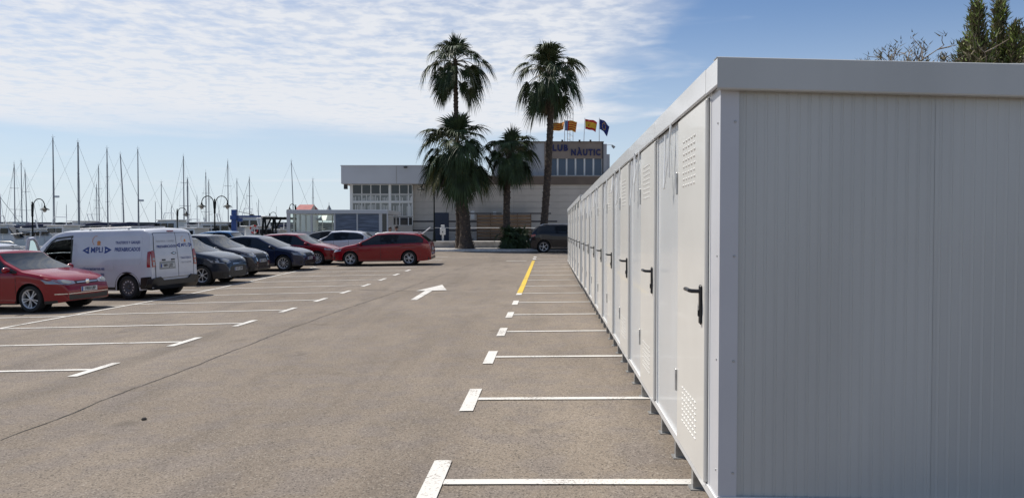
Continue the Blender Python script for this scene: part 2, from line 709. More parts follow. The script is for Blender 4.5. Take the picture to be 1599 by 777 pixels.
for i in range(0, 10):
    u = usL[0] + stepL * i - .3
    if i % 1 == 0:
        drape([rect_uv(vB - 5.0, vB - .054, u - .05, u + .05)], 'parking_line', M_LINE, dz=.008)
# arrow
shaft = [(641, 468.2), (651, 468.2), (675, 453.9), (664, 453.9)]
head = [(649.5, 454.6), (697.5, 453.2), (690.5, 444.8)]
ctr = [gat(*p) for p in shaft]
hd = [gat(*p) for p in head]
drape([ctr], 'direction_arrow', M_LINE, dz=.008)
drape([hd], 'direction_arrow', M_LINE, dz=.013)
# far lines near the kerb
for (a, b, yy) in ((640, 700, 401.5), (640, 690, 406)):
    p, q = gat(a, yy), gat(b, yy - .3)
    dv = Vector((0, .07, 0))
    drape([[p - dv, q - dv, q + dv, p + dv]], 'parking_line', M_LINE, dz=.008)


def crack(pts, w, name='asphalt_crack'):
    P_ = [gat(*p) for p in pts]
    fine = []
    for a, b in zip(P_, P_[1:]):
        n = max(2, int((b - a).length / .12))
        for k in range(n):
            q = a.lerp(b, k / n)
            fine.append(q)
    fine.append(P_[-1])
    polys = MB()
    prev = None
    off = 0
    for i, q in enumerate(fine):
        off = off * .8 + random.uniform(-.012, .012)
        d = (fine[min(i + 1, len(fine) - 1)] - fine[max(0, i - 1)])
        d.z = 0
        d.normalize()
        n = Vector((-d.y, d.x, 0))
        ww = w * random.uniform(.5, 1.3)
        a, b = q + n * (off - ww), q + n * (off + ww)
        a.z = ground_z(a.x, a.y) + .004
        b.z = ground_z(b.x, b.y) + .004
        if prev:
            polys.face([prev[0], a, b, prev[1]])
        prev = (a, b)
    return struct(polys.obj(name, M_TAR))


crack([(0, 687), (110, 645), (200, 609), (290, 577), (400, 533), (500, 495), (600, 462), (700, 425), (740, 411)], .008)
crack([(150, 500), (300, 508), (420, 505)], .004)
crack([(560, 452), (650, 455), (760, 452), (790, 451)], .018)
o = MB().lathe([(.001, 0), (.022, .001), (.024, .012), (.014, .022), (.001, .023)], 9).obj('pebble', M_TAR, smooth_=True)
o.location = gat(225, 655)
tag(o, 'small black pebble lying alone on the open asphalt', 'pebble')

# pavement with kerb stones, low terrace wall, terrace
KY = 50.0
kerb = struct(MB().box(-11, 30, KY + .02, KY + .2, -.1, .30).obj('kerb', M_KERB))
me = MB().box(-.485, .485, 0, .16, 0, .135, bev=.012).mesh('kerb_stone', M_KERB)
for i in range(40):
    link_mesh('kerb_stone', me, kerb, (-10.5 + i * 1.0, KY - .06, .205 + .002 * (i % 3)))
pav = struct(MB().box(-11, 30, KY + .2, 53.6, -.1, .33).obj('pavement', M_PAVE))
me = MB().box(-.39, .39, -.39, .39, 0, .03).mesh('paving_tile', M_PAVE)
for i in range(50):
    for j in range(4):
        link_mesh('paving_tile', me, pav, (-10.4 + i * .8, KY + .62 + j * .8, .328))
wall = tag(MB().box(-10.5, 30, 53.6, 53.85, .3, .72).box(-10.55, 30, 53.56, 53.9, .72, .80).obj('low_wall', M_CONC),
           'low pale concrete wall that edges the terrace behind the palms', 'wall')
ter = struct(MB().box(-10.5, 30, 53.85, 61, .1, .78).obj('terrace', M_PAVE))

# breakwater of grey boulders with a wall on top
m_rock = mat('breakwater_rock', (0.15, 0.15, 0.15), .9, noise=.4, nscale=.6)
m_bwall = mat('breakwater_wall', (0.10, 0.105, 0.115), .85, noise=.3, nscale=.15)
mb = MB()
for i in range(900):
    x = random.uniform(-330, 40)
    lvl = random.random()
    y = 246 - 8 * (1 - lvl)
    z = -1.6 + 4.0 * lvl
    s = random.uniform(.7, 1.5)
    vs = [(x + random.uniform(.5, 1) * s * a, y + random.uniform(.5, 1) * s * b, z + random.uniform(.5, 1) * s * c) for a in (-1, 1) for b in (-1, 1) for c in (-1, 1)]
    mb.add(vs, [(0, 1, 3, 2), (4, 6, 7, 5), (0, 4, 5, 1), (2, 3, 7, 6), (0, 2, 6, 4), (1, 5, 7, 3)])
bw = tag(MB().box(-420, 60, 246, 250, -2, 3.45).obj('breakwater', m_bwall), 'long dark grey breakwater wall that closes off the marina', 'breakwater')
r_ = mb.obj('boulders', m_rock, bw)
r_['kind'] = 'stuff'
mb = MB()
for i in range(120):
    mb.box(-420 + i * 4, -420 + i * 4 + 3.96, 245.7, 250.3, 3.45, 3.85 + .05 * (i % 2))
c_ = mb.obj('coping', m_bwall, bw)
c_['kind'] = 'stuff'


# ------------------------------------------------------------------ the rows of storage sheds
def corrugated(w, h, rib=.0575, depth=.0035, mid=None):
    """a panel in the plane y=0 facing -y: x 0..w, z 0..h, with shallow vertical ribs"""
    prof = []
    n = max(1, int(round(w / rib)))
    r = w / n
    for i in range(n):
        x = i * r
        prof += [(x, 0), (x + r * .36, 0), (x + r * .44, depth), (x + r * .60, depth), (x + r * .68, 0)]
    prof.append((w, 0))
    mb = MB()
    for i in range(len(prof) - 1):
        a, b = prof[i], prof[i + 1]
        mb.face([(a[0], a[1], 0), (b[0], b[1], 0), (b[0], b[1], h), (a[0], a[1], h)])
    return mb


def slot_mesh(nx, nz, dx, dz, w, h):
    """pressed louvres in a door: x across, z up, facing -y"""
    mb = MB()
    for i in range(nx):
        for k in range(nz):
            x = (i - (nx - 1) / 2) * dx + (dx * .12 if k % 2 else 0)
            z = (k - (nz - 1) / 2) * dz
            mb.add([(x - w / 2, 0, z), (x + w / 2, 0, z), (x + w / 2 * .8, -.0045, z + h * .55), (x - w / 2 * .8, -.0045, z + h * .55), (x + w / 2, 0, z + h), (x - w / 2, 0, z + h)],
                   [(0, 1, 2, 3), (3, 2, 4, 5), (0, 3, 5), (1, 4, 2)])
    return mb


FZ, RZ = 0.185, 2.525          # underside of the sheds, top of the roof fascia at the near corner


def shed_row(label, v, u0, n, pitch, zt, depth, gap_boxes=False, near_door=.26, nearest=False):
    """local x = into the row (right), local y = along the row, away from the camera"""
    o = W(v, u0, 0)
    t = thing('storage_shed_row', label, 'storage sheds', o, -A0, 'rows of white storage sheds')
    Lr = near_door + n * pitch
    zc = zt - .135               # underside of the fascia
    # floor frame and hollow body
    mb = MB()
    mb.box(.02, depth, .02, Lr, FZ + .0, FZ + .07)
    mb.obj('floor_frame', M_WHITE2, t)
    MB().box(.05, depth - .02, .05, Lr - .02, FZ + .07, zc - .01).obj('core', M_DARK, t)
    # roof: slightly sloped to the right, with a fascia all round
    sl_ = .035
    mb = MB()
    mb.add([(-.02, -.02, zt - .02), (depth + .05, -.02, zt - .02 - sl_ * depth), (depth + .05, Lr + .05, zt - .02 - sl_ * depth), (-.02, Lr + .05, zt - .02)], [(0, 1, 2, 3)])
    mb.obj('roof', M_WHITE, t)
    # fascia along the row: one sheet per unit
    seg = [-.06, near_door - .02] + [near_door - .02 + pitch * (k + 1) for k in range(n)]
    if near_door > .3:
        seg = [-.06] + seg[2:]
    me_cache = {}
    for a, b in zip(seg, seg[1:]):
        w = round(b - a - .006, 3)
        if w not in me_cache:
            m_ = MB()
            # profile: vertical face, small top return, bottom lip
            pr = [(-.02, -.14), (-.033, -.14), (-.036, -.134), (-.036, -.004), (-.030, -.001), (.03, -.001)]
            for (x0, z0), (x1, z1) in zip(pr, pr[1:]):
                m_.face([(x0, 0, z0), (x0, w, z0), (x1, w, z1), (x1, 0, z1)])
            me_cache[w] = m_.mesh('fascia', M_WHITE)
        link_mesh('fascia', me_cache[w], t, (0, a + .003, zt + (-.004 if a < 0 else random.uniform(-.003, .003))), (0, random.uniform(-.003, .003), 0))
    # fascia across the near end
    m_ = MB()
    x1 = depth + .05
    pr = [(-.02, -.165), (-.060, -.165), (-.064, -.158), (-.064, -.004), (-.058, 0), (.05, 0)]
    for (y0, z0), (y1, z1) in zip(pr, pr[1:]):
        m_.face([(-.0375, y0, zt + z0 + .001), (x1, y0, zt + z0 - sl_ * depth), (x1, y1, zt + z1 - sl_ * depth), (-.0375, y1, zt + z1 + .001)])
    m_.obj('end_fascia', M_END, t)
    # corner flashing
    mb = MB()
    mb.add([(-.006, .23, FZ), (-.008, -.008, FZ), (.088, -.008, FZ), (.088, .004, FZ), (-.006, .23, zc), (-.008, -.008, zc), (.088, -.008, zc), (.088, .004, zc)],
           [(0, 1, 5, 4), (1, 2, 6, 5), (2, 3, 7, 6)])
    cf = mb.obj('corner_flashing', M_WHITE2 if nearest else M_WHITE, t)
    sc = MB().lathe([(.001, -.004), (.006, -.003), (.007, 0), (.001, 0)], 8, axis='y').mesh('screw', M_GALV)
    for z in (.36, .95, 1.5, 2.2):
        link_mesh('screw', sc, cf, (.068, -.009, z))
        link_mesh('screw', sc, cf, (-.008, .05, z), (0, 0, -PI / 2))
    # end wall panels, each 1 m wide
    x = .088
    hp = zc - FZ + .10
    while x < depth - .05:
        w = min(1.0, depth - x)
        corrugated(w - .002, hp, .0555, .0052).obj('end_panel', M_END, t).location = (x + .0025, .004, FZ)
        x += 1.0
    mb = MB()
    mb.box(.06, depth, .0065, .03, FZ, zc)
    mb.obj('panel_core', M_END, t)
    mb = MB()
    mb.box(-.012, depth, -.016, -.002, FZ - .03, FZ + .05)
    mb.obj('bottom_rail', M_WHITE, t)
    mb = MB()
    mb.box(-.016, -.003, .0, Lr, FZ - .018, FZ + .03)
    mb.obj('bottom_rail', M_WHITE, t)
    # doors and panels
    DW = .93
    dh = zc - FZ - .06
    door_me = MB()
    door_me.box(-.030, -.004, 0, DW, FZ + .035, FZ + .035 + dh, bev=.006)
    door_mesh = door_me.mesh('door', M_DOOR)
    frame_me = MB()
    for (a, b) in ((-.035, -.008), (DW + .008, DW + .035)):
        frame_me.box(-.009, 0, a, b, FZ + .03, zc)
    frame_me.box(-.012, 0, -.008, DW + .008, zc - .022, zc)
    frame_mesh = frame_me.mesh('door_frame', M_WHITE)
    sl1 = slot_mesh(5, 8, .092, .040, .058, .020).mesh('louvre', M_DOOR)
    sl2 = slot_mesh(7, 7, .072, .036, .050, .011).mesh('louvre', M_DOOR)
    hnd = MB()
    hnd.box(-.045, -.030, -.022, .022, -.17, .055, bev=.008)
    hnd.tube([(-.03, 0, .018), (-.085, 0, .02), (-.098, .012, .022), (-.10, .05, .024), (-.098, .145, .022), (-.088, .158, .02)], .0115, 8)
    hnd.box(-.052, -.044, -.008, .008, -.125, -.085, bev=.003)
    handle_mesh = hnd.mesh('handle', M_BLACK, True)
    hg = MB()
    hg.box(-.042, -.006, -.012, .012, -.075, .075, bev=.004)
    hinge_mesh = hg.mesh('hinge', M_GALV)
    PW = pitch - DW - .07
    gapx = corrugated(PW - .02, zc - FZ - .02, .0525, .003).mesh('side_panel', M_RIB)
    trim = MB().box(-.010, .002, -.012, .012, FZ + .02, zc).mesh('joint_trim', M_WHITE)
    for k in range(n):
        y = near_door + k * pitch
        d = link_mesh('door', door_mesh, t, (0, y, 0))
        d.rotation_euler = (0, random.uniform(-.0015, .0015), random.uniform(-.004, .001))
        link_mesh('door_frame', frame_mesh, t, (0, y, 0))
        near = k < 5
        link_mesh('handle', handle_mesh, d, (0, .085, 1.27))
        if k < 6:
            lv_ = link_mesh('louvre', sl1, d, (-.030, DW / 2 + .05, 2.05), (0, 0, -PI / 2))
            lv_['kind'] = 'stuff'
            lv_ = link_mesh('louvre', sl2, d, (-.030, DW / 2 + .02, .50), (0, 0, -PI / 2))
            lv_['kind'] = 'stuff'
        for z in (.62, 1.95):
            link_mesh('hinge', hinge_mesh, d, (0, DW + .008, z))
        p_ = link_mesh('side_panel', gapx, t, (-.001, y + DW + .045 + PW - .02, FZ + .02), (0, 0, -PI / 2))
        link_mesh('joint_trim', trim, t, (0, y + pitch - .045, 0))
        if gap_boxes:
            gb = MB().box(-.055, 0, 0, .5, 0, .16, bev=.01).obj('junction_box', M_GREYBOX, t)
            gb.location = (0, y + DW + .3, zc - .17)
        else:
            # loose white cables hanging from under the fascia
            for q in range(2 if k % 3 else 1):
                rr = random.Random(k * 7 + q)
                yb = y + DW + .20 + .35 * q + rr.uniform(-.1, .2)
                l1, l2 = rr.uniform(.25, .5), rr.uniform(.12, .4)
                pts = []
                for i in range(15):
                    s = i / 14
                    zz = zc + .02 - l1 * math.sin(PI * min(1, s * 1.1)) ** .7 * (1 if s < .9 else 1) - .08 * s
                    pts.append((-.03 - .035 * math.sin(PI * s) - .01 * q, yb + l2 * (s - .3) + .03 * math.sin(7 * s), zz))
                MB().tube(pts, .0075, 6).obj('cable', M_WHITE, t, True)
                MB().tube([(-.03, yb - .05, zc + .02), (-.045, yb - .06, zc - .15), (-.04, yb - .045, zc - .38 - .1 * q)], .007, 6).obj('cable', M_WHITE, t, True)
    # legs: steel box section with a foot plate
    leg = MB()
    leg.box(-.035, .035, -.03, .03, 0, .30)
    leg_mesh = leg.mesh('leg', M_GALV)
    foot = MB().box(-.055, .055, -.055, .055, 0, .012).box(-.012, .012, .055, .075, 0, .05).mesh('foot_plate', M_GALV)
    k = 0
    y = .10
    while y < Lr:
        for x in (.034, depth - .1):
            g = ground_z(*(W(v + x, u0 + y).xy))
            l_ = link_mesh('leg', leg_mesh, t, (x, y, g), None, (1, 1, (FZ - g) / .30))
            if k < 12 and x < 1:
                link_mesh('foot_plate', foot, l_, (0, 0, 0))
        y += .66
        k += 1
    # far end and back walls
    MB().box(.0, depth, Lr, Lr + .02, FZ, zc).obj('far_wall', M_RIB, t)
    MB().box(depth, depth + .02, .035, Lr, FZ, zc - .12).obj('back_wall', M_RIB, t)
    return t


shed_row('nearest long row of white storage sheds, cream doors, loose cables under the roof edge', .90, 4.10, 8, 2.10, RZ, 3.3, nearest=True)
shed_row('farther brighter row of white storage sheds with grey boxes under the roof edge', .885, 21.32, 6, 2.42, RZ + .06, 3.3, gap_boxes=True, near_door=.12)

# ------------------------------------------------------------------ vehicles


def pip(poly, x, y):
    c = False
    j = len(poly) - 1
    for i in range(len(poly)):
        xi, yi = poly[i]
        xj, yj = poly[j]
        if (yi > y) != (yj > y) and x < (xj - xi) * (y - yi) / (yj - yi) + xi:
            c = not c
        j = i
    return c


class Car:
    """x forward, y left, z up; origin on the ground between the axles' middle of the length"""

    def __init__(s, name, label, cat, paint, **k):
        s.k = k
        s.L, s.Wd, s.H = k['L'], k['W'], k['H']
        s.top = k['top']
        s.belt = k['belt']
        s.tum = k.get('tum', .36)
        s.r = k.get('r', .32)
        s.xf, s.xr = k['xf'], k['xr']
        s.zs0 = k.get('zs0', .20)
        s.clad = k.get('clad', 0.0)
        s.paint = paint
        s.endf, s.endr = k.get('endf', (.75, .26)), k.get('endr', (.6, .16))
        s.root = thing(name, label, cat, group=k.get('group'))
        s.body()
        s.wheels(k.get('rim', 'alloy'))

    def hwp(s, x):
        h = s.L / 2
        d, amt = s.endf if x > 0 else s.endr
        e = max(0.0, (abs(x) - (h - d)) / d)
        return s.Wd / 2 * (1 - amt * e ** 2.4)

    def ztop(s, x):
        return sm_pts(s.top, x, .05)

    def zbelt(s, x):
        return lerp_pts(s.belt, x)

    def half(s, x, z):
        zt = s.ztop(x)
        zs = min(s.zbelt(x), zt - .05)
        w = s.hwp(x)
        if z < zs:
            a = (zs - z) / max(.3, zs)
            crease = .012 * math.exp(-((z - (zs - .13)) / .05) ** 2)
            return w * (1 - .055 * a ** 2) - .012 * (1 - min(1, (zs - z) / .12)) - crease * .6
        return w - .012 - (z - zs) * s.tum - .01 * min(1, (z - zs) / .05)

    def body(s):
        h = s.L / 2
        xs = [-h + s.L * i / 64 for i in range(65)]
        for xw in (s.xf, s.xr):
            ra = s.r * 1.16
            xs = [x for x in xs if abs(x - xw) > ra + .02]
            xs += [xw + ra * math.cos(PI * i / 12) for i in range(13)] + [xw - ra - .006, xw + ra + .006]
        xs += [h - .02, -h + .02, h - .05, -h + .05]
        xs = sorted(set(round(x, 4) for x in xs))
        mb = MB()
        rings = []
        nlow, nup, ntop = 8, 4, 4
        for x in xs:
            zt = s.ztop(x)
            zs = min(s.zbelt(x), zt - .05)
            zb = s.zs0
            e = max(0, (abs(x) - (h - .5)) / .5)
            zb += .06 * e ** 2
            for xw in (s.xf, s.xr):
                ra = s.r * 1.16
                if abs(x - xw) <= ra:
                    zb = max(zb, s.r + math.sqrt(max(0, ra * ra - (x - xw) ** 2)))
            zb = min(zb, zs - .06)
            side = []
            for i in range(nlow + 1):
                z = zb + (zs - zb) * i / nlow
                side.append((s.half(x, z), z))
            zr = zt - .045
            if zr - zs > .02:
                for i in range(1, nup + 1):
                    z = zs + (zr - zs) * i / nup
                    side.append((s.half(x, z), z))
            else:
                w0 = side[-1][0]
                for i in range(1, nup + 1):
                    side.append((w0 - .004 * i, zs + (max(zr, zs + .004) - zs) * i / nup))
            wl = side[-1][0]
            zl = side[-1][1]
            side.append((wl - .016, zl + (zt - zl) * .62))
            side.append((wl - .06, zt))
            wt = wl - .06
            crown = .035
            row = side + [(wt * (1 - i / ntop), zt + crown * (1 - (1 - i / ntop) ** 2)) for i in range(1, ntop + 1)]
            ring = [(x, y, z) for y, z in row] + [(x, -y, z) for y, z in reversed(row[:-1])]
            rings.append(ring)
        n = len(rings[0])
        for r_ in rings:
            mb.v += r_
        hole = s.k.get('holes')
        drop, allf = set(), []
        for i in range(len(rings) - 1):
            for j in range(n):
                k = (j + 1) % n
                q = (i * n + j, i * n + k, (i + 1) * n + k, (i + 1) * n + j)
                bottom = (j == n - 1)
                cz = sum(mb.v[a][2] for a in q) / 4
                cx = sum(mb.v[a][0] for a in q) / 4
                if hole and not bottom:
                    cy = sum(mb.v[a][1] for a in q) / 4
                    if abs(cy) > s.Wd * .33 and pip(hole, cx, cz):
                        drop.add(len(allf))
                if s.k.get('cabhole') and not bottom:
                    cy = sum(mb.v[a][1] for a in q) / 4
                    if 1.00 < cx < 1.70 and 1.24 < cz < 1.86 and abs(cy) < .70 and s.ztop(cx) - cz < .06:
                        drop.add(len(allf))
                allf.append(q)
                mb.f.append(q)
                mb.m.append(1 if bottom or (s.clad and cz < s.clad) or cz < s.zs0 + .05 else 0)
        mb.f.append(tuple(reversed(range(n))))
        mb.m.append(0)
        mb.f.append(tuple(range((len(rings) - 1) * n, len(rings) * n)))
        mb.m.append(0)
        me = mb.mesh('body', [s.paint, M_BLACK], True)
        s.bvh = BVHTree.FromPolygons([v.co[:] for v in me.vertices], [tuple(p.vertices) for p in me.polygons])
        if drop:
            bm = bmesh.new()
            bm.from_mesh(me)
            bm.faces.ensure_lookup_table()
            bmesh.ops.delete(bm, geom=[bm.faces[i] for i in drop], context='FACES')
            bm.to_mesh(me)
            bm.free()
        s.bodyo = link_mesh('body', me, s.root)

    def hit(s, ax, a, b):
        if ax in 'LR':
            sg = 1 if ax == 'L' else -1
            o, d = Vector((a, sg * 3, b)), Vector((0, -sg, 0))
        elif ax in 'FB':
            sg = 1 if ax == 'F' else -1
            o, d = Vector((sg * 5, a, b)), Vector((-sg, 0, 0))
        else:
            o, d = Vector((a, b, 4)), Vector((0, 0, -1))
        loc, no, i, dist = s.bvh.ray_cast(o, d)
        if loc is None:
            loc, no, i, dist = s.bvh.find_nearest(o + d * (2.2 if ax in 'LR' else 3))
            no = -d
        return loc, -d, no

    def patch(s, name, ax, poly, m, off=.006, depth=.03, parent=None, label=None, cut=.09, maxd=None):
        """a piece that follows the body: outline in (x,z) for L/R, (y,z) for F/B, (x,y) for T"""
        bm = bmesh.new()
        try:
            bm.faces.new([bm.verts.new((p[0], p[1], 0)) for p in poly])
        except Exception:
            return None
        for ax_ in (0, 1):
            vals = [v.co[ax_] for v in bm.verts]
            k = math.floor(min(vals) / cut) * cut + cut
            while k < max(vals) - 1e-4:
                co = Vector((k, 0, 0)) if ax_ == 0 else Vector((0, k, 0))
                no = Vector((1, 0, 0)) if ax_ == 0 else Vector((0, 1, 0))
                bmesh.ops.bisect_plane(bm, geom=bm.verts[:] + bm.edges[:] + bm.faces[:], plane_co=co, plane_no=no)
                k += cut
        bm.verts.ensure_lookup_table()
        pos, inn = [], []
        for i, v in enumerate(bm.verts):
            v.index = i
            loc, out, no = s.hit(ax, v.co.x, v.co.y)
            oo = (out + (no if no.dot(out) > 0 else -no)).normalized()
            pos.append(loc + oo * off)
            inn.append(loc - out * depth)
        mb = MB()
        mb.v = [tuple(p) for p in pos] + [tuple(p) for p in inn]
        n = len(pos)
        for f in bm.faces:
            mb.f.append(tuple(v.index for v in f.verts))
            mb.m.append(0)
        for e in bm.edges:
            if e.is_boundary:
                a, b = e.verts[0].index, e.verts[1].index
                mb.f.append((a, b, b + n, a + n))
                mb.m.append(0)
        bm.free()
        o = mb.obj(name, m, parent or s.root, True, label=label)
        return o

    def text(s, body, ax, cx, cz, size, m, parent=None, bold=0.0, name='lettering', flip=1, off=.012, sx=1.0):
        vs, fs = text_mesh(body, size, bold)
        mb = MB()
        for v in vs:
            a = cx + v[0] * flip * sx
            loc, out, no = s.hit(ax, a, cz + v[1])
            mb.v.append(tuple(loc + out * off))
        mb.f = list(fs)
        mb.m = [0] * len(fs)
        return mb.obj(name, m, parent or s.root, fix=False)

    def wheels(s, kind):
        r = s.r
        w = .21
        ty = MB()
        ty.lathe([(r * .70, -w / 2), (r * .74, -w / 2 - .004), (r * .93, -w / 2), (r * .99, -w / 2 + .03), (r, 0), (r * .99, w / 2 - .03), (r * .93, w / 2), (r * .74, w / 2 + .004), (r * .70, w / 2), (r * .69, w / 2 - .05)], 28, axis='y', cap=False)
        tym = ty.mesh('tyre', M_TYRE, True)
        rm = MB()
        # outer face of the rim looks to +y
        rr = r * .70
        rm.lathe([(rr, w / 2 - .0), (rr, w / 2 - .012), (rr * .93, w / 2 - .02), (rr * .90, w / 2 - .05), (rr * .90, -w / 2)], 28, axis='y', cap=False)
        rm.lathe([(.001, w / 2 - .004), (.03, w / 2 - .006), (.045, w / 2 - .02), (.055, w / 2 - .06)], 14, axis='y', cap=False)
        ns = s.k.get('spokes', 10)
        if kind == 'alloy':
            for i in range(ns):
                a = 2 * PI * i / ns + .1
                da = .11 if ns > 6 else .17
                if s.k.get('pair'):
                    a += .13 if i % 2 else -.13
                pts = []
                for (q, wd, yy) in ((.04, .9, w / 2 - .012), (rr * .55, .75, w / 2 - .02), (rr * .94, 1.0, w / 2 - .010)):
                    t_ = Vector((-math.sin(a), 0, math.cos(a)))
                    c = Vector((math.cos(a), 0, math.sin(a))) * q + Vector((0, yy, 0))
                    hw_ = .5 * da * rr * wd * (.8 if q < .05 else 1)
                    pts.append((c - t_ * hw_, c + t_ * hw_))
                for (a0, b0), (a1, b1) in zip(pts, pts[1:]):
                    d = Vector((0, -.022, 0))
                    rm.add([a0, b0, b1, a1, a0 + d, b0 + d, b1 + d, a1 + d], [(0, 1, 2, 3), (0, 3, 7, 4), (1, 5, 6, 2)])
        else:
            rm.lathe([(rr * .90, w / 2 - .03), (rr * .78, w / 2 - .035), (rr * .5, w / 2 - .02), (rr * .32, w / 2 - .045), (.03, w / 2 - .045)], 28, axis='y', cap=False)
        rmm = rm.mesh('rim', M_ALLOY if kind == 'alloy' else M_STEELW, False)
        dk = MB()
        dk.lathe([(rr * .9, .02), (.01, .02)], 20, axis='y', cap=False)
        dkm = dk.mesh('brake_disc', M_DARK, False)
        hole = None
        if kind != 'alloy':
            hm = MB()
            for i in range(12):
                a = 2 * PI * i / 12
                c = (math.cos(a) * rr * .70, w / 2 - .018, math.sin(a) * rr * .70)
                hm.lathe([(.001, 0), (.022, 0), (.022, -.01)], 8, axis='y', c=c, cap=False)
            hole = hm.mesh('wheel_nut', M_ALLOY)
        for xw in (s.xf, s.xr):
            for sg in (1, -1):
                y = sg * (s.Wd / 2 - w / 2 - .025)
                o = link_mesh('wheel', tym, s.root, (xw, y, r))
                rot = (0, 0, 0) if sg > 0 else (0, 0, PI)
                link_mesh('rim', rmm, o, (0, 0, 0), rot)
                link_mesh('brake_disc', dkm, o, (0, 0, 0), rot)
                if hole:
                    link_mesh('wheel_nut', hole, o, (0, 0, 0), rot)
        # black inner arches
        for xw in (s.xf, s.xr):
            for sg in (1, -1):
                MB().lathe([(r * 1.13, sg * (s.Wd / 2 - .34)), (.02, sg * (s.Wd / 2 - .34))], 20, axis='y', c=(xw, 0, r), cap=False).obj('wheel_well', M_DARK, s.root)

    # ---- glass from the outline
    def side_windows(s, splits, x0, x1, gap=.045, topgap=.085, low=.035, m=None):
        out = []
        for sd_ in s.k.get('sides', 'LR'):
            # dark frame behind the panes
            fr = s._win(x0 - .02, x1 + .02, topgap - .03, low - .02)
            if fr:
                s.patch('window_frame', sd_, fr, M_BLACK, off=.004, cut=.12)
            edges = [x0] + splits + [x1]
            for a, b in zip(edges, edges[1:]):
                p = s._win(a + gap / 2, b - gap / 2, topgap, low)
                if p:
                    s.patch('side_window', sd_, p, m or M_GLASSD, off=.009, cut=.12)

    def _win(s, a, b, tg, low):
        tops, bots = [], []
        n = 14
        for i in range(n + 1):
            x = a + (b - a) * i / n
            zb_ = s.zbelt(x) + low
            zt_ = s.ztop(x) - tg
            if zt_ > zb_ + .02:
                tops.append((x, zt_))
                bots.append((x, zb_))
        if len(tops) < 2:
            return None
        return bots + list(reversed(tops))

    def screen(s, ax, zlo, zhi, inset=.07, name='windscreen', m=None):
        xs = [i * .02 * (1 if ax == 'F' else -1) for i in range(0, int(s.L / 2 / .02))]

        def x_at(z):
            best = None
            for x in xs:
                if s.ztop(x) >= z:
                    best = x
            return best if best is not None else 0
        poly_r = []
        n = 5
        for i in range(n + 1):
            z = zlo + (zhi - zlo) * i / n
            x = x_at(z)
            poly_r.append((max(.2, s.half(x, z - .02) - inset), z))
        lo, hi = poly_r[0], poly_r[-1]
        poly = [(y, z) for y, z in poly_r] + [(-y, z) for y, z in reversed(poly_r)]
        return s.patch(name, ax, poly, m or M_GLASSD, off=.006, cut=.12)

    def seams(s, xs_, zlo=.28, sides='LR', m=None, arch=True):
        for sd_ in sides:
            for x in xs_:
                zt_ = s.zbelt(x) + .0
                s.patch('door_gap', sd_, [(x - .006, zlo), (x + .006, zlo), (x + .006, zt_), (x - .006, zt_)], M_DARK, off=.002, depth=.01, cut=.15)

    def handles(s, xs_, z, m=None, sides='LR'):
        for sd_ in sides:
            for x in xs_:
                s.patch('door_handle', sd_, [(x - .10, z - .013), (x + .10, z - .013), (x + .10, z + .016), (x - .10, z + .016)], m or s.paint, off=.03, depth=.0)

    def mirrors(s, x, z, m=None):
        for sg in (1, -1):
            y = s.half(x, z)
            mb = MB()
            vs, fs = [], []
            for i in range(5):
                for j in range(8):
                    a = PI * (i + .5) / 5
                    b = 2 * PI * j / 8
                    vs.append((.055 * math.sin(a) * math.cos(b) * 1.3, .11 * math.cos(a), .075 * math.sin(a) * math.sin(b)))
            for i in range(4):
                for j in range(8):
                    k = (j + 1) % 8
                    fs.append((i * 8 + j, i * 8 + k, i * 8 + 8 + k, i * 8 + 8 + j))
            fs.append(tuple(range(8)))
            fs.append(tuple(range(32, 40)))
            mb.add([(a + x, b + sg * (y + .14), c + z + .05) for a, b, c in vs], fs)
            mb.obj('mirror', m or s.paint, s.root, True)
            MB().tube([(x + .01, sg * (y - .03), z), (x, sg * (y + .08), z + .03)], .02, 6).obj('mirror_arm', M_BLACK, s.root)

    def plate(s, ax, z, text, y=0.0, w=.26):
        p = s.patch('number_plate', ax, [(y - w, z - .055), (y + w, z - .055), (y + w, z + .055), (y - w, z + .055)], M_PLATE, off=.02, depth=0, cut=.3)
        s.patch('plate_band', ax, [(y + (w - .04) * (1 if ax == 'B' else -1), z - .05)] * 0 or [(y - w + .005, z - .05), (y - w + .045, z - .05), (y - w + .045, z + .05), (y - w + .005, z + .05)] if ax == 'F' and False else
                ([(y + w - .045, z - .05), (y + w - .005, z - .05), (y + w - .005, z + .05), (y + w - .045, z + .05)] if ax == 'B' else
                 [(y - w + .005, z - .05), (y - w + .045, z - .05), (y - w + .045, z + .05), (y - w + .005, z + .05)]),
                mat('plate_blue', (.02, .06, .3), .5), off=.024, depth=0, parent=p, cut=.3)
        s.text(text, ax, y + (.02 if ax == 'F' else -.02), z, .105, M_BLACK, parent=p, bold=.002, off=.027, flip=(1 if ax == 'F' else -1), sx=.9)

    def place(s, wheel_px, axle, sg, heading_deg):
        """put the wheel (front/rear, side sg) on the ground point seen at wheel_px; heading: 0 = nose to +x, positive = away from the camera"""
        P_ = gat(*wheel_px)
        a = R(heading_deg)
        f = Vector((math.cos(a), math.sin(a), 0))
        l_ = Vector((-math.sin(a), math.cos(a), 0))
        lx = s.xf if axle == 'f' else s.xr
        ly = sg * (s.Wd / 2 - .13)
        o = P_ - f * lx - l_ * ly
        # follow the slope of the ground
        e = 1.0
        dz_f = (ground_z(*(o + f * e).xy) - ground_z(*(o - f * e).xy)) / 2
        dz_l = (ground_z(*(o + l_ * .7).xy) - ground_z(*(o - l_ * .7).xy)) / 1.4
        fx = Vector((f.x, f.y, dz_f)).normalized()
        up_ = fx.cross(Vector((l_.x, l_.y, dz_l)).normalized()).normalized()
        ly_ = up_.cross(fx)
        M = Matrix((fx, ly_, up_)).transposed().to_4x4()
        M.translation = Vector((o.x, o.y, ground_z(o.x, o.y) + .012))
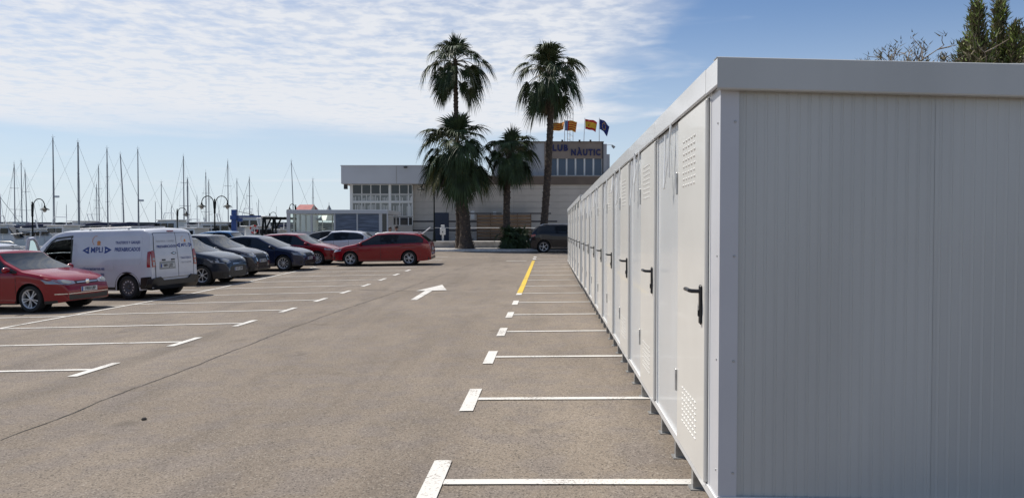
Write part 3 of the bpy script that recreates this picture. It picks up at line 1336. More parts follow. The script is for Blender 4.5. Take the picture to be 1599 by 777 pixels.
        s.root.matrix_world = M
        s.root['placed'] = 1
        del s.root['placed']


def y_sym(poly):
    return [(-a, b) for a, b in reversed(poly)]


def hatch(name, label, paint, L_=4.26, W_=1.79, H_=1.45, rear='hatch', rim='alloy', spokes=10, pair=False, clad=0.0, r=.32, tall=0.0, zs0=.19, cat='car', group=None, mirror=None, hood=.0, endf=(.75, .26)):
    h = L_ / 2
    k = H_ / 1.45
    t = tall
    hd = hood
    if rear == 'hatch':
        rr = [(-h, .50), (-h + .03, .82 * k), (-h + .12, 1.0 * k), (-h + .50, 1.33 * k), (-h + .85, 1.41 * k)]
        belt = [(-h, .98 * k), (-h + .6, 1.0 * k), (h - 1.25, .90 * k), (h - .9, .86 * k), (h, .7 * k)]
        wx0 = -h + .42
    elif rear == 'wagon':
        rr = [(-h, .50), (-h + .02, .90 * k), (-h + .10, 1.03 * k), (-h + .46, 1.33 * k), (-h + .75, 1.40 * k), (-h + 1.3, 1.44 * k)]
        belt = [(-h, .98 * k), (-h + .6, .99 * k), (h - 1.25, .90 * k), (h - .9, .86 * k), (h, .7 * k)]
        wx0 = -h + .36
    elif rear == 'suv':
        rr = [(-h, .55), (-h + .02, .98 * k), (-h + .10, 1.06 * k), (-h + .42, 1.32 * k), (-h + .60, 1.39 * k), (-h + 1.1, 1.43 * k)]
        belt = [(-h, 1.02 * k), (-h + .5, .98 * k), (h - 1.2, .93 * k), (h - .9, .90 * k), (h, .75 * k)]
        wx0 = -h + .40
    else:
        rr = [(-h, .52), (-h + .03, .92 * k), (-h + .12, 1.02 * k), (-h + .45, 1.05 * k), (-h + 1.05, 1.33 * k), (-h + 1.5, 1.42 * k)]
        belt = [(-h, .92 * k), (-h + .6, .98 * k), (h - 1.25, .90 * k), (h - .9, .86 * k), (h, .7 * k)]
        wx0 = -h + .66
    top = rr + [(-.35, 1.45 * k), (.25, 1.41 * k), (h - 1.68 + .0, 1.22 * k), (h - 1.08, .965 * k + hd), (h - .62, .885 * k + hd), (h - .28, .79 * k + hd), (h - .10, .70 * k + hd), (h - .02, .60 * k + hd), (h, .50)]
    xf = h - .86
    xr = -h + (.80 if rear in ('hatch', 'suv') else 1.0 if rear == 'wagon' else 1.05)
    c = Car(name, label, cat, paint, L=L_, W=W_, H=H_, top=top, belt=belt, xf=xf, xr=xr, r=r, clad=clad, rim=rim, spokes=spokes, pair=pair, zs0=zs0, group=group, endf=endf)
    mid = .02
    c.side_windows([mid, -h + (1.25 if rear == 'hatch' else 1.5)], wx0, h - 1.22)
    c.screen('F', .99 * k + hd * .6, 1.385 * k)
    c.screen('B', (1.04 if rear != 'sedan' else 1.09) * k, 1.34 * k, name='rear_window')
    c.seams([h - 1.22, mid, -h + 1.22])
    c.handles([mid + .18, -h + 1.36] if False else [mid - .02 + .20 - .0, -h + 1.42], .84 * k)
    c.mirrors(h - 1.36, .95 * k, mirror)
    # sills
    for sd_ in 'LR':
        c.patch('sill', sd_, [(xr + r * 1.25, zs0 + .03), (xf - r * 1.25, zs0 + .03), (xf - r * 1.25, zs0 + .09), (xr + r * 1.25, zs0 + .09)], M_BLACK if clad else paint, off=.012)
    c.h, c.kk = h, k
    return c


red = car_paint('red_paint', (0.24, 0.0015, 0.008), .15)
red2 = car_paint('wagon_red_paint', (0.22, 0.0015, 0.007), .15)
red3 = car_paint('dark_red_paint', (0.20, 0.004, 0.009), .2)
blue = car_paint('dark_blue_paint', (0.008, 0.014, 0.040), .4)
blue2 = car_paint('night_blue_paint', (0.004, 0.005, 0.010), .4)
grey = car_paint('anthracite_paint', (0.013, 0.019, 0.032), .4)
grey2 = car_paint('brown_grey_paint', (0.018, 0.017, 0.024), .4)
wht = car_paint('white_car_paint', (0.56, 0.58, 0.64), .0)
blu3 = car_paint('bright_blue_paint', (0.05, 0.16, 0.34), .3)
vanw = car_paint('white_van_paint', (0.60, 0.61, 0.65), .0)
m_bluetext = mat('blue_lettering', (0.02, 0.05, 0.22), .5)
m_orange = mat('orange_print', (0.65, 0.25, 0.06), .5)
m_greyp = mat('grey_print', (0.35, 0.35, 0.38), .5)


def front_kit(c, lamp, grille, intake, plate_z=.48, plate='1950 LBF', chrome=True, fog=True, lampm=None):
    for s_ in (1, -1):
        P_ = lamp if s_ > 0 else y_sym(lamp)
        hl = c.patch('headlight', 'F', P_, lampm or M_LAMP, off=.008)
        ctr_ = (sum(p[0] for p in P_) / len(P_), sum(p[1] for p in P_) / len(P_))
        c.patch('lamp_bezel', 'F', [(ctr_[0] + (p[0] - ctr_[0]) * .45 - s_ * .03, ctr_[1] + (p[1] - ctr_[1]) * .6) for p in P_], M_GREYBOX, off=.012, parent=hl)
    g_ = c.patch('grille', 'F', grille + y_sym(grille), M_BLACK, off=.006)
    z0, z1 = min(p[1] for p in grille), max(p[1] for p in grille)
    w_ = max(p[0] for p in grille) * .9
    if chrome:
        c.patch('grille_bar', 'F', [(w_, (z0 + z1) / 2 - .012), (w_, (z0 + z1) / 2 + .012), (-w_, (z0 + z1) / 2 + .012), (-w_, (z0 + z1) / 2 - .012)], M_CHROME, off=.016, parent=g_)
    c.patch('air_intake', 'F', intake + y_sym(intake), M_BLACK, off=.006)
    if fog:
        for s_ in (1, -1):
            y0 = s_ * .66
            c.patch('fog_lamp', 'F', [(y0 - .09, .30), (y0 + .09, .30), (y0 + .09, .42), (y0 - .09, .42)], M_BLACK, off=.008)
    c.plate('F', plate_z, plate)


# red hatchback, nose to the right
c = hatch('parked_car', 'bright red hatchback cut by the left picture edge, in front of the white van', red, 4.26, 1.80, 1.46, spokes=10, pair=True, group='cars parked in the left row')
lamp = [(.38, .64), (.62, .62), (.86, .66), (.88, .76), (.62, .745), (.38, .70)]
front_kit(c, lamp, [(.37, .63), (.37, .70)], [(.60, .24), (.70, .40), (.30, .37), (.0, .37)], .50, '1950 LBF', fog=False)
c.patch('chrome_strip', 'F', [(.80, .405), (.80, .425), (-.80, .425), (-.80, .405)], M_CHROME, off=.02)
bm_ = MB().lathe([(.062, 0), (.062, .012), (.05, .016), (.001, .016)], 20, axis='x').obj('badge', M_CHROME, c.root, True)
loc, _, _ = c.hit('F', 0, .66)
bm_.location = loc + Vector((.01, 0, .01))
c.place((53, 488), 'f', -1, -11)

# dark compact next to the van
c = hatch('parked_car', 'dark blue grey hatchback whose nose shows right beside the white van', grey, 4.36, 1.84, 1.60, spokes=7, clad=.40, r=.33, group='cars parked in the left row', hood=.03, endf=(.85, .30))
lamp = [(.40, .74), (.66, .69), (.88, .76), (.90, .88), (.60, .87), (.42, .83)]
front_kit(c, lamp, [(.36, .66), (.36, .70)], [(.52, .26), (.52, .56), (.40, .62)], .50, '4375 GPM', chrome=True)
c.patch('bumper_trim', 'F', [(.62, .22), (.64, .30), (.50, .24), (-.50, .24), (-.64, .30), (-.62, .22), (-.4, .19), (.4, .19)], M_ALLOY, off=.02)
c.place((318, 445), 'f', -1, -9)

# brown grey crossover
c = hatch('parked_car', 'dark crossover with a big chrome edged grille between the nose and the blue saloon', grey2, 4.30, 1.80, 1.63, rear='suv', spokes=5, clad=.38, r=.34, group='cars parked in the left row', hood=.03, endf=(.75, .28))
lamp = [(.44, .78), (.62, .74), (.86, .80), (.86, .90), (.62, .885), (.44, .85)]
front_kit(c, lamp, [(.40, .40), (.44, .86), (.2, .88)], [(.40, .26), (.40, .34)], .60, '6871 HKB', chrome=False)
c.patch('grille_surround', 'F', [(.44, .38), (.48, .88), (.42, .90), (.38, .38)], M_CHROME, off=.018)
c.patch('grille_surround', 'F', y_sym([(.44, .38), (.48, .88), (.42, .90), (.38, .38)]), M_CHROME, off=.018)
c.place((363, 433.5), 'f', -1, -9)

# dark blue saloon
c = hatch('parked_car', 'dark blue saloon with silver ten spoke wheels, third nose from the white van', blue, 4.65, 1.80, 1.48, rear='sedan', spokes=10, r=.325, group='cars parked in the left row')
lamp = [(.42, .64), (.64, .62), (.86, .68), (.87, .79), (.60, .75), (.42, .71)]
front_kit(c, lamp, [(.36, .62), (.40, .72), (.2, .74)], [(.55, .27), (.60, .42)], .50, '8127 GXV')
c.place((444, 422.8), 'f', -1, -6)

# dark red hatch
c = hatch('parked_car', 'dark red hatchback parked between the blue saloon and the red estate car', red3, 4.30, 1.80, 1.47, spokes=10, r=.32, group='cars parked in the left row')
lamp = [(.46, .66), (.64, .64), (.87, .72), (.87, .80), (.62, .76), (.46, .72)]
front_kit(c, lamp, [(.40, .64), (.36, .70)], [(.62, .26), (.56, .46)], .52, '5520 JRM')
c.place((496.5, 413.6), 'f', -1, -6)

# white hatch seen from behind its right side
c = hatch('parked_car', 'white hatchback with a red tail lamp showing behind the dark red hatchback', wht, 4.05, 1.74, 1.47, spokes=8, r=.31, group='cars parked in the second left row')
for s_ in (1, -1):
    P_ = [(.55, .88), (.83, .72), (.86, .95), (.78, 1.04), (.60, .99)]
    P_ = P_ if s_ > 0 else y_sym(P_)
    c.patch('tail_lamp', 'B', P_, M_TAIL, off=.01)
for sd_ in 'LR':
    c.patch('tail_lamp', sd_, [(-1.98, .74), (-1.74, .92), (-1.72, 1.02), (-1.96, .92)], M_TAIL, off=.01)
c.plate('B', .6, '2290 FTX')
c.place((490, 403.5), 'f', 1, 176)

# dark saloon behind it
c = hatch('parked_car', 'black saloon of which only the sloping roof shows behind the white hatchback', blue2, 4.5, 1.80, 1.45, rear='sedan', spokes=10, r=.32, group='cars parked in the second left row')
c.place((561, 400.5), 'f', -1, 2)

# bright blue roof
c = hatch('parked_car', 'blue hatchback whose roof just shows over the dark blue saloon', blu3, 4.0, 1.7, 1.48, spokes=8, r=.31, group='cars parked in the second left row')
c.place((384, 404), 'f', -1, -4)

# white car with roof bars behind the red hatchback
c = hatch('parked_car', 'white estate car with black roof bars half hidden behind the red hatchback', wht, 4.5, 1.78, 1.50, rear='wagon', spokes=8, r=.31, group='cars parked in the left row')
for y in (-.55, .55):
    MB().tube([(-1.6, y, 1.50), (-1.5, y, 1.56), (.1, y, 1.56), (.25, y, 1.50)], .016, 6).obj('roof_rail', M_BLACK, c.root, True)
c.place((20, 455), 'f', -1, -11)

# red estate, nose to the left
c = hatch('parked_car', 'red estate car with silver wheels standing alone across the bays, nose to the left', red2, 4.56, 1.82, 1.47, rear='wagon', spokes=10, r=.325, pair=True)
lamp = [(.42, .62), (.64, .60), (.87, .68), (.87, .80), (.62, .74), (.42, .69)]
front_kit(c, lamp, [(.36, .60), (.40, .70)], [(.62, .26), (.56, .46)], .50, '1188 JTG')
for sd_ in 'LR':
    c.patch('tail_lamp', sd_, [(-2.24, .82), (-1.86, .93), (-1.86, .97), (-2.2, .97)], M_TAIL, off=.01)
for s_ in (1, -1):
    P_ = [(.40, .84), (.86, .82), (.87, .97), (.44, .95)]
    c.patch('tail_lamp', 'B', P_ if s_ > 0 else y_sym(P_), M_TAIL, off=.01)
c.patch('bumper_lower', 'B', [(-.80, .24), (.80, .24), (.80, .36), (-.80, .36)], M_BLACK, off=.012)
for y in (-.56, .56):
    MB().tube([(-1.75, y, 1.41), (-1.6, y, 1.475), (-.3, y, 1.50), (.15, y, 1.475), (.3, y, 1.43)], .015, 6).obj('roof_rail', M_ALLOY, c.root, True)
MB().tube([(-1.55, 0, 1.44), (-1.72, 0, 1.56)], .010, 6).obj('aerial', M_BLACK, c.root, True)
c.plate('B', .72, '1188 JTG')
c.place((548, 415.2), 'f', 1, 178.5)

# dark suv at the head of the sheds, nose to the right
c = hatch('parked_car', 'dark blue sport utility car with five spoke wheels by the end of the shed row', blue2, 4.64, 1.90, 1.72, rear='suv', spokes=5, r=.37, clad=.34, hood=.08)
for sd_ in 'LR':
    c.patch('tail_lamp', sd_, [(-2.29, .98), (-2.02, 1.04), (-2.02, 1.12), (-2.27, 1.10)], M_TAIL, off=.012)
    c.patch('chrome_strip', sd_, [(-1.1, .30), (1.1, .30), (1.1, .325), (-1.1, .325)], M_CHROME, off=.02)
for s_ in (1, -1):
    P_ = [(.45, .98), (.88, .98), (.88, 1.12), (.45, 1.08)]
    c.patch('tail_lamp', 'B', P_ if s_ > 0 else y_sym(P_), M_TAIL, off=.012)
c.patch('rear_reflector', 'B', [(.5, .50), (.8, .50), (.8, .54), (.5, .54)], M_TAIL, off=.012)
for y in (-.62, .62):
    MB().tube([(-1.7, y, 1.66), (-1.5, y, 1.75), (.1, y, 1.76), (.3, y, 1.68)], .016, 6).obj('roof_rail', M_ALLOY, c.root, True)
c.plate('B', .80, '7304 KJC')
c.place((849, 394.6), 'r', -1, 1)


# ---- the white panel van, tail to the right
def build_van():
    Lv, Wv = 4.95, 1.92
    top = [(-2.475, .50), (-2.47, 1.30), (-2.43, 1.72), (-2.33, 1.88), (-2.15, 1.925), (.55, 1.935), (.92, 1.86), (1.25, 1.64), (1.78, 1.20), (2.10, 1.07), (2.32, .94), (2.44, .74), (2.475, .5)]
    belt = [(-2.475, 1.15), (.9, 1.15), (1.7, 1.10), (2.475, .8)]
    hole = [(.28, .42), (1.14, .42), (1.26, .62), (1.42, 1.08), (1.46, 1.18), (1.02, 1.64), (.84, 1.74), (.26, 1.79)]
    c = Car('parked_van', 'white panel van with blue lettering and its driver door hanging open', 'van', vanw, L=Lv, W=Wv, H=1.94,
            top=top, belt=belt, tum=.13, xf=1.60, xr=-1.675, r=.335, rim='steel', zs0=.24, endf=(.8, .30), endr=(.3, .05), holes=hole, cabhole=True)
    # opening frame, floor, seat and the window of the far door
    ring_o = hole
    ring_i = []
    cx_, cz_ = .82, 1.1
    for (x, z) in hole:
        ring_i.append((cx_ + (x - cx_) * .90, cz_ + (z - cz_) * .94))
    n = len(hole)
    for sd_ in 'LR':
        mb = MB()
        sg = 1 if sd_ == 'L' else -1
        for i in range(n):
            j = (i + 1) % n
            A, B = ring_o[i], ring_o[j]
            Ci, D = ring_i[j], ring_i[i]
            q = []
            grow = 1.05
            for k_, (x, z) in enumerate((A, B, Ci, D)):
                if k_ < 2:
                    x, z = cx_ + (x - cx_) * grow, cz_ + (z - cz_) * 1.03
                q.append((x, sg * (c.half(x, z) + .004), z))
            mb.face(q)
            q2 = [(p[0], p[1] - sg * .05, p[2]) for p in q]
            mb.face([q[2], q[3], q2[3], q2[2]])
        mb.obj('door_frame', M_BLACK, c.root)
    MB().box(.1, 1.9, -.82, .82, .38, .44).box(.05, .12, -.80, .80, .44, 1.80).obj('cab_floor', M_DARK, c.root)
    for y in (-.42, .42):
        mb = MB()
        mb.box(.35, .85, y - .25, y + .25, .62, .82, bev=.04)
        mb.box(.22, .38, y - .24, y + .24, .78, 1.36, bev=.04)
        mb.box(.24, .34, y - .13, y + .13, 1.36, 1.58, bev=.03)
        mb.obj('seat', mat('seat_fabric', (.03, .03, .035), .9), c.root)
    mb = MB()
    mb.box(1.32, 1.75, -.80, .80, .70, 1.08, bev=.05)
    mb.tube([(1.2 + .06 * math.sin(2 * PI * i / 16), .42 + .18 * math.cos(2 * PI * i / 16), 1.05 + .17 * math.sin(2 * PI * i / 16)) for i in range(17)], .014, 6)
    mb.obj('dashboard', M_BLACK, c.root, True)
    clear = mat('tinted_clear_glass', (.62, .80, .75), .02, trans=.95, spec=.5)
    # closed right door: lower panel and a real pane
    c_mb = MB()
    low_ = [(.26, .44), (1.18, .44), (1.36, 1.06), (.26, 1.12)]
    c_mb.face([(x, -(c.half(x, z) - .01), z) for x, z in low_])
    c_mb.face([(x, -(c.half(x, z) - .06), z) for x, z in low_])
    c_mb.obj('passenger_door', vanw, c.root, label='closed right front door')
    up_ = [(.28, 1.12), (1.36, 1.08), (.98, 1.60), (.80, 1.70), (.28, 1.72)]
    c_mb = MB()
    c_mb.face([(x, -(c.half(x, z) - .015), z) for x, z in up_])
    c_mb.obj('side_window', clear, c.root)
    c.screen('F', 1.22, 1.84, inset=.08, m=clear)
    # the open door: hinged at x=1.35 on the left, swung out towards the camera
    hd = thing('door', '', 'x', (0, 0, 0))
    for k_ in ('label', 'category'):
        del hd[k_]
    hd.parent = c.root
    out = [(0, .30), (-.86, .30), (-.90, .9), (-.88, 1.12), (-.86, 1.70), (-.60, 1.72), (-.42, 1.62), (0, 1.14), (.02, .7)]
    mb = MB()
    fr, bk = [], []
    for (x, z) in out:
        yy = (c.half(0, z) - c.half(0, .9)) * 1.0
        fr.append((x, yy, z))
        bk.append((x, yy - .055, z))
    low = [0, 1, 2, 3, 7, 8]
    mb.face([fr[i] for i in low])
    mb.face([bk[i] for i in reversed(low)], 1)
    for i, j in zip(range(len(out)), [*range(1, len(out)), 0]):
        mb.face([fr[i], fr[j], bk[j], bk[i]])
    o = mb.obj('door_panel', [vanw, M_BLACK], hd)
    mb = MB()
    up = [3, 4, 5, 6, 7]
    mb.face([tuple(Vector(fr[i]) * .5 + Vector(bk[i]) * .5) for i in up])
    mb.obj('door_glass', clear, hd)
    mb = MB()
    for i, j in zip(up, up[1:]):
        mb.tube([Vector(fr[i]) * .5 + Vector(bk[i]) * .5, Vector(fr[j]) * .5 + Vector(bk[j]) * .5], .05, 6)
    mb.obj('window_frame', vanw, hd)
    mb = MB()
    mb.box(-.02, .10, .06, .26, 1.06, 1.32, bev=.03)
    mb.tube([(.02, -.02, 1.10), (.03, .10, 1.12)], .02, 6)
    mb.obj('mirror', M_BLACK, hd, True)
    hd.location = (1.40, c.half(1.4, .9) - .01, .04)
    hd.rotation_euler = (0, 0, R(-66))
    # bumpers, lamps, doors at the back
    for sd_ in 'LR':
        c.patch('bumper_corner', sd_, [(-2.46, .28), (-2.12, .28), (-2.12, .40), (-2.16, .60), (-2.46, .62)], M_BLACK, off=.02)
        c.patch('tail_lamp', sd_, [(-2.45, .88), (-2.36, .88), (-2.37, 1.30), (-2.44, 1.32)], M_TAIL, off=.014)
        c.patch('side_sill', sd_, [(-1.25, .27), (1.2, .27), (1.2, .34), (-1.25, .34)], M_BLACK, off=.012)
        c.patch('wheel_lip', sd_, [(-1.675 + .43 * math.cos(a), .335 + .43 * math.sin(a)) for a in [PI * i / 12 for i in range(13)]] +
                [(-1.675 + .38 * math.cos(a), .335 + .38 * math.sin(a)) for a in [PI * i / 12 for i in range(12, -1, -1)]], M_BLACK, off=.01)
        if sd_ == 'L':
            c.patch('pressed_panel', sd_, [(-2.1, .95), (.02, .95), (.10, 1.05), (.10, 1.68), (.02, 1.76), (-2.1, 1.76), (-2.18, 1.68), (-2.18, 1.05)], vanw, off=.007)
        c.patch('fuel_flap', sd_, [(-1.24, .82), (-1.02, .82), (-1.02, 1.0), (-1.24, 1.0)], vanw, off=.012) if sd_ == 'L' else None
        c.patch('door_rail', sd_, [(-1.9, .865), (.1, .865), (.1, .885), (-1.9, .885)], M_GREYBOX, off=.004) if sd_ == 'R' else None
    
    c.patch('rear_bumper', 'B', [(-.93, .28), (.93, .28), (.93, .56), (.62, .60), (.50, .50), (-.50, .50), (-.62, .60), (-.93, .56)], M_BLACK, off=.06, depth=.02)
    for s_ in (1, -1):
        P_ = [(.775, .88), (.885, .88), (.872, 1.30), (.82, 1.34), (.765, 1.28)]
        tl = c.patch('tail_lamp', 'B', P_ if s_ > 0 else y_sym(P_), M_TAIL, off=.02)
        Q_ = [(.785, 1.07), (.865, 1.07), (.865, 1.13), (.785, 1.13)]
        c.patch('lamp_lens', 'B', Q_ if s_ > 0 else y_sym(Q_), M_LAMP, off=.026, parent=tl)
        Q_ = [(.80, .92), (.86, .92), (.86, 1.02), (.80, 1.02)]
        c.patch('lamp_lens', 'B', Q_ if s_ > 0 else y_sym(Q_), M_LAMP, off=.026, parent=tl)
        P_ = [(.0, .57), (.755, .57), (.75, 1.45), (.70, 1.80), (.0, 1.82)]
        P_ = [(a + (.0 if s_ < 0 else 0), b) for a, b in P_]
        c.patch('rear_door', 'B', P_ if s_ > 0 else y_sym(P_), vanw, off=.010 if s_ > 0 else .0101, depth=0.0)
    c.patch('door_gap', 'B', [(-.14, .57), (-.128, .57), (-.128, 1.82), (-.14, 1.82)], M_DARK, off=.013, depth=0)
    for s_ in (1, -1):
        for (zz, l2) in ((.56, .8), (1.81, .7)):
            c.patch('door_gap', 'B', [(0, zz - .005), (s_ * l2, zz - .005), (s_ * l2, zz + .005), (0, zz + .005)], M_DARK, off=.013, depth=0)
        c.patch('door_gap', 'B', [(s_ * .752, .57), (s_ * .764, .57), (s_ * .762, 1.4), (s_ * .715, 1.80), (s_ * .705, 1.80), (s_ * .75, 1.4)], M_DARK, off=.013, depth=0)
    c.patch('high_brake_lamp', 'B', [(-.12, 1.845), (.12, 1.845), (.12, 1.875), (-.12, 1.875)], M_TAIL, off=.02)
    c.plate('B', .90, '0891 JZD', y=.30, w=.27)
    c.patch('plate_recess', 'B', [(-.02, .80), (.62, .80), (.60, 1.02), (.0, 1.02)], M_GREYBOX, off=.012, depth=0)
    for y in (.08, .44):
        c.patch('plate_lamp', 'B', [(y - .06, 1.04), (y + .06, 1.04), (y + .06, 1.08), (y - .06, 1.08)], M_BLACK, off=.03, depth=0)
    emb = c.patch('badge', 'B', [(.02, 1.27), (.14, 1.235), (.02, 1.20), (-.10, 1.235)], M_BLACK, off=.02, depth=0)
    c.patch('badge_lower', 'B', [(.02, 1.25), (.09, 1.235), (.02, 1.22), (-.05, 1.235)], M_CHROME, off=.024, depth=0, parent=emb)
    # roof bars
    for x in (-1.55, -.2):
        MB().box(x - .03, x + .03, -.72, .72, 1.985, 2.01, bev=.005).box(x - .02, x + .02, .66, .70, 1.93, 1.99).box(x - .02, x + .02, -.70, -.66, 1.93, 1.99).obj('roof_bar', M_ALLOY, c.root)
    MB().tube([(-1.7, .74, 1.99), (.1, .74, 1.99)], .016, 6).obj('roof_rail', M_ALLOY, c.root)
    # lettering on the left side
    def logo(ax, x, z, s_, flip):
        fl = flip
        c.text('MPLI', ax, x, z, .27 * s_, m_bluetext, bold=.005 * s_, flip=fl, name='logo_lettering')
        for e in (-1, 1):
            xx = x + fl * e * .455 * s_
            tri = [(xx - fl * e * .13 * s_, z + .115 * s_), (xx - fl * e * .06 * s_, z + .115 * s_), (xx + fl * e * .17 * s_, z + .01 * s_), (xx + fl * e * .17 * s_, z - .01 * s_), (xx - fl * e * .06 * s_, z - .115 * s_), (xx - fl * e * .13 * s_, z - .115 * s_), (xx - fl * e * .10 * s_, z - .05 * s_), (xx - fl * e * .10 * s_, z + .05 * s_)]
            c.patch('logo_arrow', ax, tri, m_bluetext, off=.012, depth=0)
            c.patch('logo_arrow', ax, [(xx - fl * e * .045 * s_, z - .035 * s_), (xx + fl * e * .05 * s_, z), (xx - fl * e * .045 * s_, z + .035 * s_)], vanw, off=.016, depth=0)
        arc = [(x - fl * (.05 + .17 * math.cos(a)) * s_, z + (.33 + .17 * math.sin(a)) * s_) for a in [R(-60 + 18 * i) for i in range(10)]]
        arc2 = [(x - fl * (.05 + .155 * math.cos(a)) * s_, z + (.33 + .155 * math.sin(a)) * s_) for a in [R(-60 + 18 * i) for i in range(10)]]
        c.patch('logo_arc', ax, arc + list(reversed(arc2)), m_orange, off=.012, depth=0)
        c.patch('logo_mark', ax, [(x + fl * .0 * s_, z + .17 * s_), (x + fl * .14 * s_, z + .17 * s_), (x + fl * .14 * s_, z + .30 * s_), (x + fl * .07 * s_, z + .33 * s_), (x + fl * .0 * s_, z + .30 * s_)], m_orange, off=.012, depth=0)
    logo('L', -.64, 1.38, .80, -1)
    c.text('TRASTEROS Y GARAJES', 'L', -1.70, 1.57, .105, m_bluetext, flip=-1, sx=.78, bold=.002)
    c.text('PREFABRICADOS', 'L', -1.70, 1.38, .145, m_bluetext, bold=.004, flip=-1, sx=.80)
    c.text('ampliatrasteros.es', 'L', -.45, .86, .13, m_bluetext, flip=-1, bold=.002)
    c.text('964 77 62 70', 'L', -.55, .68, .13, m_bluetext, flip=-1, bold=.002)
    c.text('TRASTEROS Y GARAJES', 'B', .30, 1.58, .07, m_greyp, flip=-1, off=.018)
    c.text('PREFABRICADOS', 'B', .27, 1.43, .10, m_bluetext, flip=-1, bold=.002, off=.018)
    logo('B', -.46, 1.45, .52, -1)
    c.text('TRASTEROS', 'B', -.46, 1.08, .085, m_bluetext, flip=-1, off=.018)
    c.text('964 77 62 70', 'B', -.46, .95, .075, m_greyp, flip=-1, off=.018)
    c.place((205, 467), 'r', 1, 180 - 17)


build_van()

# ------------------------------------------------------------------ club building
m_wall = mat('beige_wall_panel', (0.49, 0.45, 0.40), .85, noise=.08, nscale=.8, bump=.15, bscale=12)
m_walljoint = mat('wall_joint', (0.28, 0.26, 0.24), .9)
m_fasc = mat('grey_fascia', (0.47, 0.48, 0.50), .6, noise=.05, nscale=.5)
m_brown = mat('brown_band', (0.16, 0.125, 0.10), .8, noise=.12, nscale=1.0)
m_signw = mat('sign_wall', (0.27, 0.22, 0.185), .75, noise=.08, nscale=.8)
m_upper = mat('upper_wall', (0.42, 0.43, 0.45), .7, noise=.06, nscale=.8)
m_stripe = mat('dark_wall_stripe', (0.06, 0.06, 0.065), .7)
m_frame = mat('white_window_frame', (0.74, 0.74, 0.72), .5)
m_gl_dark = mat('dark_window_glass', (0.03, 0.033, 0.04), .08, spec=.6)
m_gl_blue = mat('blue_window_glass', (0.05, 0.075, 0.13), .12, spec=.6)
m_gl_mid = mat('reflection_toned_window_glass', (0.17, 0.18, 0.18), .10, spec=.8)  # lighter base colour stands in for bright reflections
m_bluedoor = mat('navy_door', (0.035, 0.045, 0.075), .5)
m_wood = mat('weathered_fence_wood', (0.19, 0.125, 0.075), .8, noise=.30, nscale=3, stretch=(.4, 1, 6))
m_wood2 = mat('greyed_fence_wood', (0.145, 0.10, 0.065), .8, noise=.35, nscale=3, stretch=(.4, 1, 6))
m_navy = mat('navy_sign_letters', (0.015, 0.02, 0.10), .5)

BY = 60.0


def bx(px):
    return at(px, 358, BY).x


def bz(py):
    return at(800, py, BY).z


bt = thing('club_building', 'long beige yacht club building, upper floor with letters, grey glazed left wing', 'building', (bx(740), BY, .78))
bo = Vector(bt.location)


def bpart(mb, name, m, label=None, kind=None, parent=None):
    for i, v in enumerate(mb.v):
        mb.v[i] = (v[0] - bo.x, v[1] - bo.y, v[2] - bo.z)
    return mb.obj(name, m, parent or bt, label=label, kind=kind)


x0, x1 = bx(645), bx(1010)
zt_ = bz(288)
zb0 = .78
# main wall backing, then courses of panels with open joints
bpart(MB().box(x0, x1, BY + .06, BY + 12, zb0, zt_), 'wall', m_walljoint)
courses = []
z = zb0
while z < zt_ - .1:
    hcs = min(.50, zt_ - z)
    courses.append((z, z + hcs - .015))
    z += .50
colw = 2.6
meshes = {}
for (za, zb_) in courses:
    x = x0
    k = 0
    while x < x1 - .01:
        w = min(colw, x1 - x)
        key = (round(w, 2), round(zb_ - za, 2))
        if key not in meshes:
            meshes[key] = MB().box(0, w - .012, 0, .06, 0, zb_ - za).mesh('wall_panel', m_wall)
        o = link_mesh('wall_panel', meshes[key], bt, (x - bo.x, random.uniform(-.003, .003), za - bo.z))
        x += colw
# dark stripes
for (pa, pb) in ((644, 678), (701, 745), (829, 870)):
    for yy in (345.5, 359.5):
        bpart(MB().box(bx(pa), bx(pb), BY - .02, BY, bz(yy) - .06, bz(yy) + .06), 'dark_stripe', m_stripe)
# brown band over the wall, above it the roof edge
bpart(MB().box(bx(645), bx(1010), BY - .12, BY + 12, bz(288), bz(276)), 'brown_band', m_brown)
bpart(MB().box(bx(645), bx(1010), BY - .18, BY + 12, bz(276), bz(276) + .08), 'coping', m_walljoint)
# upper storey
ux0, ux1 = bx(770), bx(941)
bpart(MB().box(ux0, bx(850), BY + .3, BY + 9, bz(276) + .08, bz(222)), 'upper_wall', m_upper)
bpart(MB().box(bx(850), ux1, BY + .25, BY + 9, bz(247), bz(222)), 'sign_wall', m_signw)
bpart(MB().box(bx(850), ux1, BY + .45, BY + 9, bz(276) + .08, bz(247)), 'window_wall', m_walljoint)
bpart(MB().box(ux0 - .05, ux1 + .1, BY + .2, BY + 9.1, bz(222), bz(222) + .09), 'roof_coping', m_brown)
bpart(MB().box(ux1, bx(948), BY + .35, BY + 8, bz(276) + .08, bz(224)), 'corner_pier', m_upper)
bpart(MB().box(bx(948), bx(954), BY + .9, BY + 8, bz(276) + .08, bz(239)), 'corner_pier', m_upper)
ww = (bx(941) - bx(857)) / 6
for i in range(6):
    xa = bx(857) + ww * i
    w_ = bpart(MB().box(xa + .0, xa + .06, BY + .30, BY + .45, bz(274.5), bz(247)).box(xa + ww - .06, xa + ww - .0, BY + .31, BY + .45, bz(274.5), bz(247)).box(xa + .06, xa + ww - .06, BY + .30, BY + .45, bz(274.5), bz(274.5) + .06), 'upper_window', m_frame)
    p_ = bpart(MB().box(xa + .06, xa + ww - .06, BY + .38, BY + .42, bz(274.5) + .06, bz(247)), 'pane', m_gl_blue, parent=None)
    p_.parent = w_
vs, fs = text_mesh('CLUB', .86, .022, .05)
